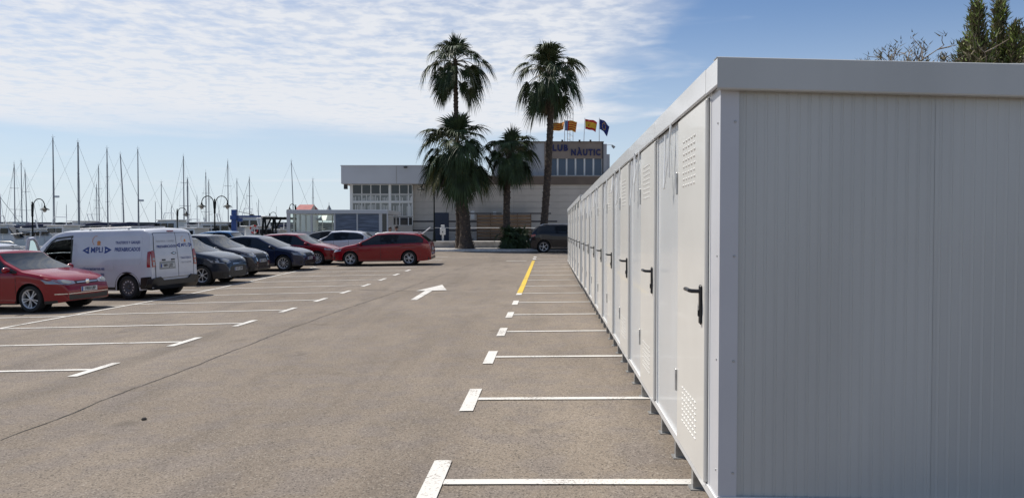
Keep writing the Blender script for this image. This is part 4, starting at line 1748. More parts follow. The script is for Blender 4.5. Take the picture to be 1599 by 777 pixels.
for (wd, cxp, cyp, ww_) in (('CLUB', 870, 231, 1.70), ('NÀUTIC', 915, 238, 2.28)):
    for body in (wd,):
        # each letter is a part
        adv = 0
        widths = []
        for ch in body:
            vs, fs = text_mesh(ch, .66, .03, .05, align='LEFT')
            xs_ = [v[0] for v in vs]
            widths.append((ch, vs, fs, min(xs_), max(xs_)))
        tot = sum(w[4] - w[3] for w in widths) + .09 * (len(widths) - 1)
        k_ = ww_ / tot
        xx = at(cxp, 300, BY).x - ww_ / 2
        for ch, vs, fs, a, b in widths:
            mb = MB()
            mb.add([((v[0] - a) * k_ + xx, BY + .22 - v[2], bz(cyp) + v[1] * .98) for v in vs], fs)
            bpart(mb, 'letter', m_navy)
            xx += (b - a + .09) * k_
# rooftop lamps along the edge
for pxl in (861, 878, 905, 922):
    bpart(MB().box(bx(pxl) - .07, bx(pxl) + .07, BY + .10, BY + .3, bz(222) + .08, bz(222) + .20), 'roof_spotlight', M_BLACK)
# down pipe at the corner
bpart(MB().tube([(bx(941.5), BY + .2, bz(276)), (bx(941.5), BY + .2, bz(222))], .05, 8), 'down_pipe', m_stripe)

# left wing: tall grey fascia on a glazed front
lx0, lx1 = bx(537.5), bx(667)
bpart(MB().box(lx0, lx1, BY - 1.0, BY + 10, bz(288), bz(261)), 'fascia', m_fasc)
bpart(MB().box(lx0 - .04, lx1 + .04, BY - 1.05, BY + 10, bz(261), bz(261) + .07), 'coping', m_fasc)
bpart(MB().box(bx(622), bx(622) + .03, BY - 1.012, BY - 1.0, bz(288), bz(261)), 'fascia_joint', m_walljoint)
bpart(MB().box(bx(548), bx(645), BY - .2, BY - .05, -.0, bz(288)), 'glazing_backing', m_walljoint)
# window panes: 4 + 3 columns, 4 rows
cols = [bx(552.0), bx(566.4), bx(580.5), bx(595.0), bx(608.5)]
cols2 = [bx(611.5), bx(625.0), bx(638.5), bx(645)]
rws = [(288.5, 303.2, m_gl_dark), (304.0, 314.2, m_gl_mid), (316.5, 337.5, m_gl_mid), (339, 352, m_gl_dark), (352.5, 374, m_gl_dark)]
for cc in (cols, cols2):
    for a, b in zip(cc, cc[1:]):
        for (ya, yb, mm) in rws:
            if yb > 353 and cc is cols2:
                continue
            za, zb_ = bz(yb), bz(ya)
            fr = MB()
            e = .032
            yy0, yy1 = BY - .30, BY - .2
            fr.box(a, a + e, yy0, yy1, za, zb_).box(b - e, b, yy0, yy1, za, zb_).box(a + e, b - e, yy0, yy1, za, za + e).box(a + e, b - e, yy0, yy1, zb_ - e, zb_)
            w_ = bpart(fr, 'window', m_frame)
            p_ = bpart(MB().box(a + e, b - e, BY - .25, BY - .22, za + e, zb_ - e), 'pane', mm)
            p_.parent = w_
            if ya == 316.5 or ya == 304.0 or ya == 339:
                # slats of the blinds seen behind the panes
                sl_ = MB()
                n = 5
                for q in range(n):
                    if random.random() < .75:
                        xx = a + e + (b - a - 2 * e) * (q + .5) / n
                        sl_.box(xx - .022, xx + .022, BY - .262, BY - .251, za + e, zb_ - e - random.uniform(0, .25))
                if sl_.v:
                    q_ = bpart(sl_, 'blind_slats', M_BLACK if ya == 339 else m_frame, kind='stuff')
                    q_.parent = w_
for a, b, ya, yb in ((548, 552, 288, 378), (608.5, 611.5, 288, 378)):
    bpart(MB().box(bx(a), bx(b), BY - .34, BY - .2, bz(yb), bz(ya)), 'mullion', m_frame)
bpart(MB().box(bx(548), bx(645), BY - .33, BY - .2, bz(316.4), bz(314.3)), 'transom', m_frame)
bpart(MB().box(bx(611.5), bx(645), BY - .33, BY - .2, bz(376), bz(352.3)), 'window_apron', m_wall)
bpart(MB().box(bx(541), bx(546), BY - .9, BY - .6, bz(296), bz(289)), 'floodlight', M_BLACK)
bpart(MB().box(bx(634), bx(639), BY - 1.15, BY - 1.0, bz(264), bz(262)), 'fascia_light', M_BLACK)

# door, fence with planks, air vents
d_ = bpart(MB().box(bx(679), bx(701), BY - .05, BY - .0, .8, bz(332)), 'door', m_bluedoor)
for a, b in ((681, 689), (691, 699)):
    for ya, yb in ((335, 350), (353, 372)):
        q_ = bpart(MB().box(bx(a), bx(b), BY - .07, BY - .05, bz(yb), bz(ya)), 'door_panel', m_bluedoor)
        q_.parent = d_
bpart(MB().box(bx(770), bx(775), BY - .05, BY, bz(345), bz(330)), 'wall_vent', m_frame)
bpart(MB().box(bx(735), bx(741), BY - .05, BY, bz(342), bz(329)), 'wall_vent', m_frame)
ft = thing('wooden_fence', 'low fence of weathered horizontal boards against the club wall between the palms', 'fence', (bx(787), 59.0, .78))
fx0, fx1 = at(745, 300, 59).x - ft.location.x, at(829, 300, 59).x - ft.location.x
fz1 = at(800, 334.5, 59).z - .78
np_ = 4
pw = (fx1 - fx0) / np_
nrow = 8
ph = (fz1) / nrow
pl1 = MB().box(0, pw - .06, 0, .03, 0, ph - .045, bev=.004).mesh('plank', m_wood)
pl2 = MB().box(0, pw - .06, 0, .03, 0, ph - .045, bev=.004).mesh('plank', m_wood2)
for i in range(np_):
    for j in range(nrow):
        link_mesh('plank', pl1 if random.random() < .6 else pl2, ft, (fx0 + i * pw + .03, random.uniform(-.008, .008), j * ph + .01), (0, random.uniform(-.004, .004), 0))
for i in range(np_ + 1):
    MB().box(-.035, .035, -.05, .0, 0, fz1 + .03).obj('fence_post', m_wood2, ft).location = (fx0 + i * pw, 0, 0)
for i in range(2):
    MB().box(-1.6, 1.6, .05, .06, .0, .10).obj('fence_shadow_strip', m_stripe, ft).location = ((-2.2, 2.5)[i] * .8, -.02, fz1 + .02)  # dark strips stand in for the shadowed recess along the top

# flag poles with flags
m_fy = mat('flag_yellow', (0.70, 0.42, 0.03), .8)
m_fr = mat('flag_red', (0.50, 0.02, 0.02), .8)
m_fb = mat('flag_blue', (0.015, 0.03, 0.16), .8)
m_fl = mat('flag_light_blue', (0.12, 0.20, 0.38), .8)
m_fw = mat('flag_white', (0.7, 0.7, 0.7), .8)
ROOFZ = bz(222) + .09


def flag(pxp, pyt, w, h, colf, label, lean=0.0, droop=0.0, seed=1, poleshow=True, drop=0.0):
    X = bx(pxp)
    zt = bz(pyt)
    t = thing('flag_pole', label, 'flag', (X, BY + 1.2, ROOFZ), group='flags on the club roof')
    Hh = zt - ROOFZ
    MB().tube([(0, 0, 0), (lean * .5, 0, Hh * .5), (lean, 0, Hh)], .032, 8, r2=.02).obj('pole', M_ALLOY, t, True)
    MB().lathe([(.001, Hh + .05), (.03, Hh + .03), (.035, Hh), (.02, Hh - .02)], 8).obj('finial', M_ALLOY, t).location = (lean, 0, 0)
    rr = random.Random(seed)
    nx, nz = 24, 18
    mb = MB()
    idx = {}
    for i in range(nx + 1):
        for j in range(nz + 1):
            s_, q = i / nx, j / nz
            x = lean + .03 + w * s_ * (1 - .08 * q)
            y = .10 * math.sin(s_ * 7 + seed + q * 1.5) * s_ + .04 * math.sin(q * 5 + s_ * 9)
            z = Hh - .05 - h * q - droop * s_ ** 1.6 * (1) + .05 * math.sin(s_ * 8 + seed * 2) * s_
            x -= droop * .25 * s_ * q
            idx[i, j] = len(mb.v)
            mb.v.append((x, y, z))
    for i in range(nx):
        for j in range(nz):
            mb.f.append((idx[i, j], idx[i + 1, j], idx[i + 1, j + 1], idx[i, j + 1]))
            mb.m.append(colf((i + .5) / nx, (j + .5) / nz))
    mb.obj('flag', [m_fy, m_fr, m_fb, m_fl, m_fw], t, True)


def c_sen(a, b):
    return 1 if int(b * 9) % 2 else 0


def c_val(a, b):
    return 3 if a < .26 else (1 if a < .32 else (1 if int(b * 9) % 2 else 0))


def c_esp(a, b):
    if b < .25 or b > .75:
        return 1
    return 1 if (.24 < a < .42 and .36 < b < .66 and (int(a * 40) + int(b * 30)) % 2) else 0


def c_eu(a, b):
    for k in range(12):
        t = k * PI / 6
        if (a - .5 - .19 * math.cos(t)) ** 2 + (b - .5 - .30 * math.sin(t)) ** 2 < .0012:
            return 0
    return 2


flag(862, 187.5, .98, .62, c_sen, 'yellow and red striped flag half hidden by the rightmost palm trunk', droop=-.05, seed=3)
flag(883, 183.5, .95, .80, c_val, 'striped red and yellow flag with a pale blue band at its pole', droop=.10, seed=5)
flag(913.5, 181.5, .95, .78, c_esp, 'red, yellow and red flag with a small crest on the club roof', lean=.08, droop=.22, seed=1)
flag(938, 181.5, .78, .80, c_eu, 'dark blue flag with a ring of small yellow stars, rightmost on the roof', droop=.55, seed=2)
# antenna mast with a lattice
at_ = thing('antenna_mast', 'thin lattice antenna mast standing between the flag poles on the club roof', 'antenna', (bx(894), BY + 2.5, ROOFZ))
ah = at(894, 150, BY + 2.5).z - ROOFZ
mb = MB()
for dx, dy in ((-.22, 0), (.22, 0), (0, .35)):
    mb.tube([(dx, dy, 0), (dx, dy, ah)], .022, 6)
mb.obj('mast_tube', M_GALV, at_)
mb = MB()
for i in range(int(ah / .45)):
    z = i * .45
    mb.tube([(-.22, 0, z), (.22, 0, z + .22)], .01, 4)
    mb.tube([(.22, 0, z + .22), (-.22, 0, z + .45)], .01, 4)
b_ = mb.obj('bracing', M_GALV, at_)
b_['kind'] = 'stuff'
# bracket lamp at the corner
lt = thing('bracket_lamp', 'small floodlight on a bracket at the upper right corner of the club building', 'lamp', (bx(948), BY + .3, bz(226)))
MB().tube([(0, 0, 0), (.2, 0, .02), (.42, 0, .02), (.47, 0, -.04)], .018, 6).obj('bracket', M_GALV, lt)
MB().tube([(.38, 0, -.02), (.60, 0, -.20)], .07, 10, r2=.12).obj('lamp_head', M_GREYBOX, lt)

# glass pavilion
PY_ = 50.5


def qx(px, Y=PY_):
    return at(px, 358, Y).x


def qz(py, Y=PY_):
    return at(600, py, Y).z


pt = thing('glass_pavilion', 'low grey framed glass pavilion left of the club building, two clear and two dark panes', 'pavilion', (qx(528), PY_, .2))
po = Vector(pt.location)
m_pav = mat('pavilion_frame_paint', (0.52, 0.53, 0.54), .5)
m_pavgl = mat('clear_pavilion_glass', (.80, .88, .84), .02, trans=1.0, spec=.4)
m_pavrefl = mat('painted_reflection_pane', (0.045, 0.06, 0.10), .25, noise=.5, nscale=2.2, stretch=(.5, 1, 5), color2=(.13, .17, .25))  # dark panes, bluish horizontal reflections painted in as streaks


def pp(mb, name, m, parent=None, kind=None):
    mb.v = [(v[0] - po.x, v[1] - po.y, v[2] - po.z) for v in mb.v]
    o = mb.obj(name, m, pt, kind=kind)
    if parent:
        o.parent = parent
    return o


pp(MB().box(qx(448), qx(606.5), PY_ - .1, PY_ + 6, qz(333.5), qz(328.5)), 'roof_edge', m_pav)
pp(MB().box(qx(448) + .1, qx(606.5) - .1, PY_, PY_ + 6, qz(328.5), qz(328.5) + .05), 'roof', m_pav)
pp(MB().box(qx(448), qx(606.5), PY_ - .06, PY_ + .1, .1, qz(362)), 'low_wall', m_pav)
pp(MB().box(qx(448), qx(448) + .15, PY_ + .1, PY_ + 6, .1, qz(362)), 'low_wall', m_pav)
pp(MB().box(qx(448), qx(606.5), PY_ + 6, PY_ + 6.15, .1, qz(362)), 'low_wall', m_pav)
pp(MB().box(qx(448) + .15, qx(606.5) - .1, PY_ + .1, PY_ + 6, .1, .25), 'floor', m_pav)
for a, b in ((448, 453.5), (486, 488), (521.5, 524), (557, 559), (592, 597)):
    pp(MB().box(qx(a), qx(b), PY_ - .05, PY_ + .06, qz(362), qz(333.5)), 'post', m_pav)
for k in range(5):
    pp(MB().box(qx(448), qx(448) + .1, PY_ + k * 1.48, PY_ + k * 1.48 + .09, qz(362), qz(333.5)), 'post', m_pav)
    pp(MB().box(qx(448) + k * 1.55, qx(448) + k * 1.55 + .08, PY_ + 5.95, PY_ + 6.05, qz(362), qz(333.5)), 'post', m_pav)
for (a, b, mm) in ((453.5, 486, m_pavgl), (488, 521.5, m_pavgl), (524, 557, m_pavrefl), (559, 592, m_pavrefl)):
    pp(MB().box(qx(a), qx(b), PY_ + .0, PY_ + .02, qz(361), qz(334)), 'pane', mm)
for k in range(2):
    pp(MB().box(qx(524) + k * 1.48, qx(524) + 1.40 + k * 1.48, PY_ + .1, PY_ + 5.9, .3, qz(335)), 'blind_wall', m_pav)
pp(MB().box(qx(597), qx(606.5), PY_ - .02, PY_ + .03, .2, qz(333.5)), 'side_door', m_gl_dark)
pp(MB().box(qx(604), qx(606.5), PY_ - .06, PY_ - .02, .2, qz(333.5)), 'post', m_pav)
# tables and chairs behind the clear panes
for k, xx in enumerate((457, 468, 478, 497, 508, 516)):
    X = qx(xx)
    tb = thing('cafe_chair', ('pale chair inside the glass pavilion, %s' % ('at the far left', 'second from its left end', 'third from its left end', 'fourth from its left end', 'fifth from its left end', 'beside the dark panes')[k]), 'chair', (X, PY_ + 1.2 + .8 * (k % 3), .25), .3 * k, 'chairs in the pavilion')
    MB().box(-.22, .22, -.22, .22, .42, .46).obj('seat', m_frame, tb)
    MB().box(-.22, .22, .20, .24, .46, .95).obj('backrest', m_frame, tb)
    lm = MB().box(-.02, .02, -.02, .02, 0, .42).mesh('leg', M_GALV)
    for sx in (-.19, .19):
        for sy in (-.19, .19):
            link_mesh('leg', lm, tb, (sx, sy, 0))

# hut with a red roof and a small spire farther back
m_redroof = mat('red_roof_tile', (0.36, 0.13, 0.12), .8, noise=.15, nscale=3)
HY = 72.0
h_ = thing('harbour_hut', 'small white hut whose pink red roof shows over the glass pavilion', 'hut', (at(472, 358, HY).x, HY, .2))
ax, bx2 = at(459, 358, HY).x - h_.location.x, at(484, 358, HY).x - h_.location.x
ze, zr = at(470, 328, HY).z - .2, at(470, 318.5, HY).z - .2
MB().box(ax + .15, bx2 + .05, .2, 3.0, 0, ze - .05).obj('wall', m_frame, h_)
mb = MB()
mb.add([(ax, 0, ze), (bx2 + .12, 0, ze), (bx2 - .02, 1.6, zr), (ax + .12, 1.6, zr), (ax, 3.2, ze), (bx2 + .12, 3.2, ze)], [(0, 1, 2, 3), (3, 2, 5, 4), (0, 3, 4), (1, 5, 2)])
mb.obj('roof', m_redroof, h_)
mb = MB()
mb.add([(bx2 + .1, -.05, ze), (bx2 + .45, .2, ze), (bx2 + .02, 1.6, zr + .05), (bx2 - .02, 1.6, zr + .05)], [(0, 1, 2, 3)])
mb.obj('gable_board', m_stripe, h_)
s_ = thing('marquee_top', 'small pointed grey canopy tip rising above the pavilion roof', 'canopy', (at(514, 358, 75).x, 75, .2))
zz = at(514, 320, 75).z - .2
MB().lathe([(1.3, zz - 1.5), (.55, zz - .9), (.2, zz - .35), (.03, zz)], 8).obj('canopy', M_GREYBOX, s_)
for k in range(4):
    MB().box(-.03, .03, -.03, .03, 0, zz - 1.4).obj('leg', M_GALV, s_).location = ((-.85, .85)[k % 2], (-.85, .85)[k // 2], 0)
MB().tube([(0, 0, zz), (0, 0, zz + .25)], .02, 5).obj('finial', M_GALV, s_)

# steel frame (open pergola) and blue jib crane on the quay
fy = 52.0
pg = thing('steel_pergola', 'dark open steel frame beside the left end of the glass pavilion', 'pergola', (at(418, 358, fy).x, fy, .2))
X = lambda p: at(p, 358, fy).x - pg.location.x
Zz = lambda q: at(430, q, fy).z - .2
for dy in (0, 2.2):
    MB().box(X(409.5), X(449), dy - .06, dy + .06, Zz(342.4), Zz(340)).obj('beam', M_IRON, pg)
    MB().tube([(X(411.5), dy, Zz(342)), (X(407), dy, 0)], .075, 8).obj('leg', M_IRON, pg)
    MB().tube([(X(423), dy, Zz(342)), (X(414), dy, Zz(360))], .06, 8).obj('brace', M_IRON, pg)
    MB().tube([(X(414), dy, Zz(342)), (X(417.5), dy, 0)], .06, 8).obj('leg', M_IRON, pg)
for k in range(6):
    MB().box(X(412) + k * .28, X(412) + k * .28 + .05, -.2, 2.4, Zz(340), Zz(340) + .06).obj('rafter', M_IRON, pg)
m_crane = mat('blue_crane_paint', (0.025, 0.075, 0.26), .45, noise=.1, nscale=2)
cy_ = 57.0
cr = thing('jib_crane', 'blue jib crane with its arm pointing right, standing on the quay', 'crane', (at(366, 358, cy_).x, cy_, .2))
Zc = lambda q: at(370, q, cy_).z - .2
Xc = lambda p: at(p, 358, cy_).x - cr.location.x
MB().box(-.17, .17, -.17, .17, 0, Zc(327), bev=.02).obj('column', m_crane, cr)
MB().box(-.24, .24, -.24, .24, Zc(343), Zc(336), bev=.02).obj('bearing', m_crane, cr)
MB().box(.17, Xc(407.5), -.07, .07, Zc(339), Zc(336.3)).obj('jib', m_crane, cr)
MB().tube([(.1, 0, Zc(329)), (Xc(398), 0, Zc(336))], .018, 6).obj('stay', M_BLACK, cr)
MB().box(.25, .6, -.15, .15, Zc(346), Zc(340), bev=.03).obj('winch', m_crane, cr)
MB().box(Xc(391), Xc(396), -.1, .1, Zc(336.2), Zc(334), bev=.02).obj('trolley', M_BLACK, cr)

# ------------------------------------------------------------------ street lamps


def lamp_head(parent, x, z, sgn):
    hd = MB().lathe([(.02, .22), (.05, .20), (.06, .10), (.10, .07), (.17, .03), (.26, -.02), (.27, -.05), (.25, -.05), (.15, 0), (.02, .04)], 16).obj('lamp_shade', M_IRON, parent, True)
    hd.location = (x, 0, z)
    g = MB().lathe([(.11, -.03), (.11, -.08), (.09, -.15), (.04, -.19), (.001, -.20)], 14).obj('lamp_glass', M_GALLON, hd, True)
    return hd


def street_lamp(px, Y, pyt, arms, label, reach, arch=.45, lampdrop=.40, hook=False):
    base = at(px, 358, Y)
    zg = ground_z(base.x, Y) if Y < 53 else (.78 if px > 640 else .2)
    t = thing('street_lamp', label, 'street lamp', (base.x, Y, zg), group='old style street lamps')
    H = at(px, pyt, Y).z - zg
    MB().lathe([(.14, 0), (.14, .12), (.10, .18), (.085, .6), (.055, .75), (.045, H * .6), (.042, H)], 10).lathe([(.001, H + .08), (.04, H + .05), (.05, H), (.03, H - .05)], 8).obj('pole', M_IRON, t, True)
    MB().box(-.055, .055, -.05, .05, H - .85, H - .1, bev=.02).obj('arm_collar', M_IRON, t)
    for s_ in arms:
        pts = [(s_ * .05, 0, H - .55), (s_ * .07, 0, H - .25)]
        for i in range(11):
            a = PI * i / 10
            pts.append((s_ * (.07 + (reach - .07) * (.5 - .5 * math.cos(a))), 0, H - .18 + arch * math.sin(a)))
        MB().tube(pts, .028, 8).obj('arm', M_IRON, t, True)
        lamp_head(t, s_ * reach, H - .18 - .2, s_)


street_lamp(51, 47, 316.5, (1,), 'single arm street lamp behind the white van, arm pointing right', .75, arch=.42)
street_lamp(335.5, 48, 312, (-1, 1), 'double arm street lamp standing between the masts and the blue crane', .80, arch=.42)
street_lamp(277, 62, 327, (1,), 'single arm street lamp seen over the roof of the white van', .72, arch=.32)
street_lamp(421, 86, 333.5, (1,), 'distant single arm street lamp behind the steel frame', .75, arch=.35)
street_lamp(462, 66, 320.5, (-1,), 'street lamp whose arm curves left beside the pink red roof', .52, arch=.30)
street_lamp(678, 55, 287, (-1,), 'tall dark street lamp in front of the club wall beside the navy door', .92, arch=.22)

# ------------------------------------------------------------------ parking barrier
pb = thing('parking_barrier', 'white parking barrier post with a long thin rail in front of the navy door', 'barrier', (at(691.5, 358, 57).x, 57, .78))
zb_ = lambda q: at(690, q, 57).z - .78
MB().box(-.07, .07, -.07, .07, 0, zb_(366)).obj('post', m_frame, pb)
MB().box(-.20, .20, -.15, .15, zb_(366.5), zb_(355.5), bev=.03).obj('cabinet', m_frame, pb)
MB().box(-.13, .13, -.12, .12, zb_(355.5), zb_(351), bev=.02).obj('head', m_frame, pb)
MB().box(-.03, .03, -.17, -.15, zb_(363), zb_(361)).obj('button', M_BLACK, pb)
MB().tube([(-.65, .2, zb_(355.5)), (.2, .2, zb_(355.5)), (7.5, .2, zb_(355.5))], .022, 8).obj('rail', m_frame, pb, True)
for xx in (7.3,):
    MB().tube([(xx, .2, 0), (xx, .2, zb_(355.5))], .03, 8).obj('rail_post', m_frame, pb, True)
wp = at(660.5, 364, 38.5)
q = at(672, 355, 38.5)
wpn = thing('white_barrier_arm', 'thin white pole slanting up behind the tail of the red estate car', 'pole', (wp.x, 38.5, ground_z(wp.x, 38.5)))
MB().tube([(-.45, 0, 0), (-.42, 0, 1.0), (0, 0, wp.z - wpn.location.z), (q.x - wp.x, 0, q.z - wpn.location.z)], .028, 8).obj('pole', m_frame, wpn, True)

# ------------------------------------------------------------------ palms
m_frond = mat('palm_frond', (0.040, 0.062, 0.022), .55, noise=.45, nscale=1.5, spec=.3, trans=0.0)
m_frond2 = mat('yellowing_palm_frond', (0.13, 0.115, 0.030), .6, noise=.4, nscale=2)
m_dead = mat('dead_palm_frond', (0.085, 0.062, 0.038), .8, noise=.4, nscale=2)
m_petiole = mat('palm_leaf_stalk', (0.10, 0.085, 0.035), .5)
m_trunk = mat('palm_trunk_bark', (0.070, 0.052, 0.040), .9, noise=.4, nscale=6, bump=.6, bscale=14, stretch=(1, 1, 4))
m_boot = mat('palm_leaf_base', (0.11, 0.082, 0.06), .85, noise=.4, nscale=7)


def frond_mesh(elev, lp, lb, nleaf, seed, m, hang=1.0):
    rr = random.Random(seed)
    mb = MB()
    p = Vector((0, 0, 0))
    e = elev
    pts = [p.copy()]
    for i in range(6):
        d = Vector((math.cos(e), 0, math.sin(e)))
        p = p + d * lp / 6
        pts.append(p.copy())
        e -= R(5.5) * hang * max(.15, math.cos(e)) * 1.3
    mb.tube(pts, .028, 4, mi=1, r2=.014, cap=False)
    d = Vector((math.cos(e), 0, math.sin(e)))
    s_ = Vector((0, 1, 0))
    nrm = s_.cross(d)
    hub = pts[-1]
    amax = R(112)
    for i in range(nleaf):
        a = -amax + 2 * amax * i / (nleaf - 1) + rr.uniform(-.03, .03)
        ln = lb * (.70 + .30 * math.cos(a * .8)) * rr.uniform(.85, 1.08)
        dr = d * math.cos(a * .93) + s_ * math.sin(a) * .72 + nrm * (-.30 * abs(math.sin(a)))
        dr.normalize()
        side = dr.cross(nrm).normalized()
        prev = None
        n = 6
        w0 = ln * 2 * amax / nleaf * .52
        drp = rr.uniform(.55, .95) * hang
        for k in range(n + 1):
            t = k / n
            w = w0 * (min(1, t * 2.6 + .12)) * (1 - max(0, (t - .42) / .58) ** 1.2) + .0015
            q = hub + dr * ln * (t - .16 * drp * t ** 3) - Vector((0, 0, 1)) * drp * ln * .85 * max(0, t - .28) ** 1.7
            q = q + side * rr.uniform(-.012, .012) * t
            row = (q - side * w * .5, q + nrm * w * .22, q + side * w * .5)
            if prev:
                mb.face([prev[0], row[0], row[1], prev[1]])
                mb.face([prev[1], row[1], row[2], prev[2]])
            prev = row
    return mb.mesh('frond', [m, m_petiole], False, fix=False)


FR = {}


def get_frond(cls, var, scale_key):
    k = (cls, var, scale_key)
    if k not in FR:
        lp, lb = {'big': (1.62, 1.16), 'small': (1.25, 1.02), 'dwarf': (.55, .65)}[scale_key]
        elev, m, hang = {0: (80, m_frond, .75), 1: (58, m_frond, 1.35), 2: (36, m_frond, 1.6), 3: (12, m_frond, 1.7), 4: (-14, m_frond, 1.6), 5: (-42, m_frond, 1.2), 6: (-66, m_dead, .5), 7: (-30, m_frond2, 1.4)}[cls]
        elev += (-12, 0, 10)[var]
        lp *= (1.1, .9, 1.0)[var] * (.42 if cls == 0 else .72 if cls == 1 else .95)
        lb *= 1.28 if cls < 2 else 1.04
        hang *= .8 if cls == 0 else 1
        FR[k] = frond_mesh(R(elev), lp, lb, 30 if scale_key != 'dwarf' else 18, cls * 10 + var, m, hang)
    return FR[k]


def palm(px_base, py_base, Y, path, crown_px, crown_py, r0, r1, counts, key, label, skirt=0, seed=1, fscale=1.0, boots=True):
    """path: list of (px, py) of the trunk's centre going up; the last is the crown"""
    rr = random.Random(seed)
    base = at(px_base, py_base, Y)
    zb = .30 if Y < 53.5 else .78
    t = thing('palm_tree', label, 'palm', (base.x, Y, zb), group='fan palms before the club')
    pts = [Vector((0, 0, -.05))]
    for (a, b) in path + [(crown_px, crown_py)]:
        q = at(a, b, Y)
        pts.append(Vector((q.x - base.x, rr.uniform(-.05, .05), q.z - zb)))
    fine = []
    for a, b in zip(pts, pts[1:]):
        n = max(2, int((b - a).length / .35))
        for k in range(n):
            fine.append(a.lerp(b, k / n))
    fine.append(pts[-1])
    # smooth
    for _ in range(3):
        fine = [fine[0]] + [(fine[i - 1] + fine[i] * 2 + fine[i + 1]) / 4 for i in range(1, len(fine) - 1)] + [fine[-1]]
    H = fine[-1].z
    rad = [r0 * (1 + .55 * math.exp(-p.z / .5)) * (1 - p.z / H) + r1 * (p.z / H) + rr.uniform(-.012, .012) for p in fine]
    mb = MB()
    mb.tube(fine, rad, 14)
    tr = mb.obj('trunk', m_trunk, t, True)
    if boots:
        mb = MB()
        n = int(H * 20)
        for i in range(n):
            f = (i + rr.random()) / n
            z = f * H
            k = min(len(fine) - 2, int(f * (len(fine) - 1)))
            c_ = fine[k].lerp(fine[k + 1], f * (len(fine) - 1) - k)
            r_ = rad[k]
            a = i * 2.39996
            o = Vector((math.cos(a), math.sin(a), 0))
            s_ = Vector((-math.sin(a), math.cos(a), 0))
            w, h, d = .085, .16, rr.uniform(.03, .085)
            b0 = c_ + o * (r_ - .02)
            v = [b0 - s_ * w, b0 + s_ * w, b0 + o * d + Vector((0, 0, h)) - s_ * w * .35, b0 + o * d + Vector((0, 0, h)) + s_ * w * .35, b0 + Vector((0, 0, h * 1.1)) + o * (d * .3)]
            mb.add(v, [(0, 1, 3, 2), (2, 3, 4), (0, 2, 4), (1, 4, 3)])
        bo_ = mb.obj('leaf_bases', m_boot, tr)
        bo_['kind'] = 'stuff'
    top = fine[-1]
    az = rr.uniform(0, 6)
    for cls, cnt in counts.items():
        az = rr.uniform(0, 6)
        for i in range(cnt):
            az += 2 * PI / cnt * rr.uniform(.6, 1.4)
            o = link_mesh('frond', get_frond(cls, rr.randrange(3), key), t, top + Vector((0, 0, (-.10 * cls if cls < 6 else -.6) * .6 + rr.uniform(-.1, .1))),
                          (rr.uniform(-.12, .12), rr.uniform(-.12, .12), az + rr.uniform(-.25, .25)), Vector((1, 1, 1)) * fscale * rr.uniform(.72, 1.15))
    return t


full = {0: 6, 1: 9, 2: 9, 3: 9, 4: 10, 5: 9, 6: 3}
PYD = 51.6
palm(716, 386, 52.4, [(716, 330), (714, 250), (712, 170)], 711, 94, .17, .13, {0: 6, 1: 8, 2: 8, 3: 7, 4: 7, 5: 6, 6: 2}, 'big', 'tallest fan palm, thin trunk rising behind the thick trunked palm', seed=3, fscale=1.10)
palm(728, 386, PYD, [(726, 345), (720, 290)], 714, 226, .38, .24, {0: 5, 1: 8, 2: 9, 3: 11, 4: 13, 5: 17, 6: 3, 7: 6}, 'big', 'shorter fan palm with a thick rough trunk and wide drooping crown', seed=5, fscale=1.27)
palm(791, 385, PYD + .3, [(791, 330), (792, 280)], 799, 232, .24, .21, {0: 6, 1: 8, 2: 8, 3: 10, 4: 12, 5: 13, 6: 3}, 'small', 'smallest fan palm standing in front of the wooden fence', seed=7, fscale=1.05)
palm(846, 386, PYD + .2, [(850, 345), (857, 250), (860, 180)], 858, 113, .25, .20, {0: 5, 1: 8, 2: 8, 3: 8, 4: 8, 5: 6, 6: 2}, 'big', 'tall fan palm with a leaning trunk, rightmost of the four, next to the flags', seed=11, fscale=1.14)


def dwarf(px, Y, sc, label, seed, n=14):
    rr = random.Random(seed)
    b = at(px, 385, Y)
    t = thing('dwarf_palm', label, 'palm bush', (b.x, Y, .32), group='dwarf palms at the palm foot')
    MB().tube([(0, 0, 0), (0, 0, .4 * sc)], .13, 8).obj('trunk', m_trunk, t, True)
    az = seed
    for lvl in range(4):
        for i in range(n):
            az += 2.39996
            link_mesh('frond', get_frond([0, 1, 2, 3, 4][(i + lvl) % 5], rr.randrange(3), 'dwarf'), t, (rr.uniform(-.25, .25), rr.uniform(-.25, .25), .25 + lvl * .22 * sc),
                      (rr.uniform(-.2, .2), rr.uniform(-.2, .2), az), Vector((1, 1, 1)) * sc * rr.uniform(.6, 1.0))


dwarf(793, PYD - .1, 1.05, 'dense dwarf palm bush around the foot of the smallest fan palm', 2)
dwarf(813, PYD + .4, 1.10, 'dwarf palm bush just right of the smallest fan palm', 5)
dwarf(805, PYD + .9, .9, 'dwarf palm bush between the two others, slightly behind them', 9, 10)

# ------------------------------------------------------------------ conifers and a bare shrub behind the sheds
m_con = mat('conifer_spray', (0.17, 0.215, 0.045), .7, noise=.5, nscale=2.5)
m_con2 = mat('dry_conifer_spray', (0.12, 0.10, 0.05), .8, noise=.5, nscale=3)
m_twig = mat('pale_twig', (0.20, 0.16, 0.12), .8, noise=.3, nscale=5)


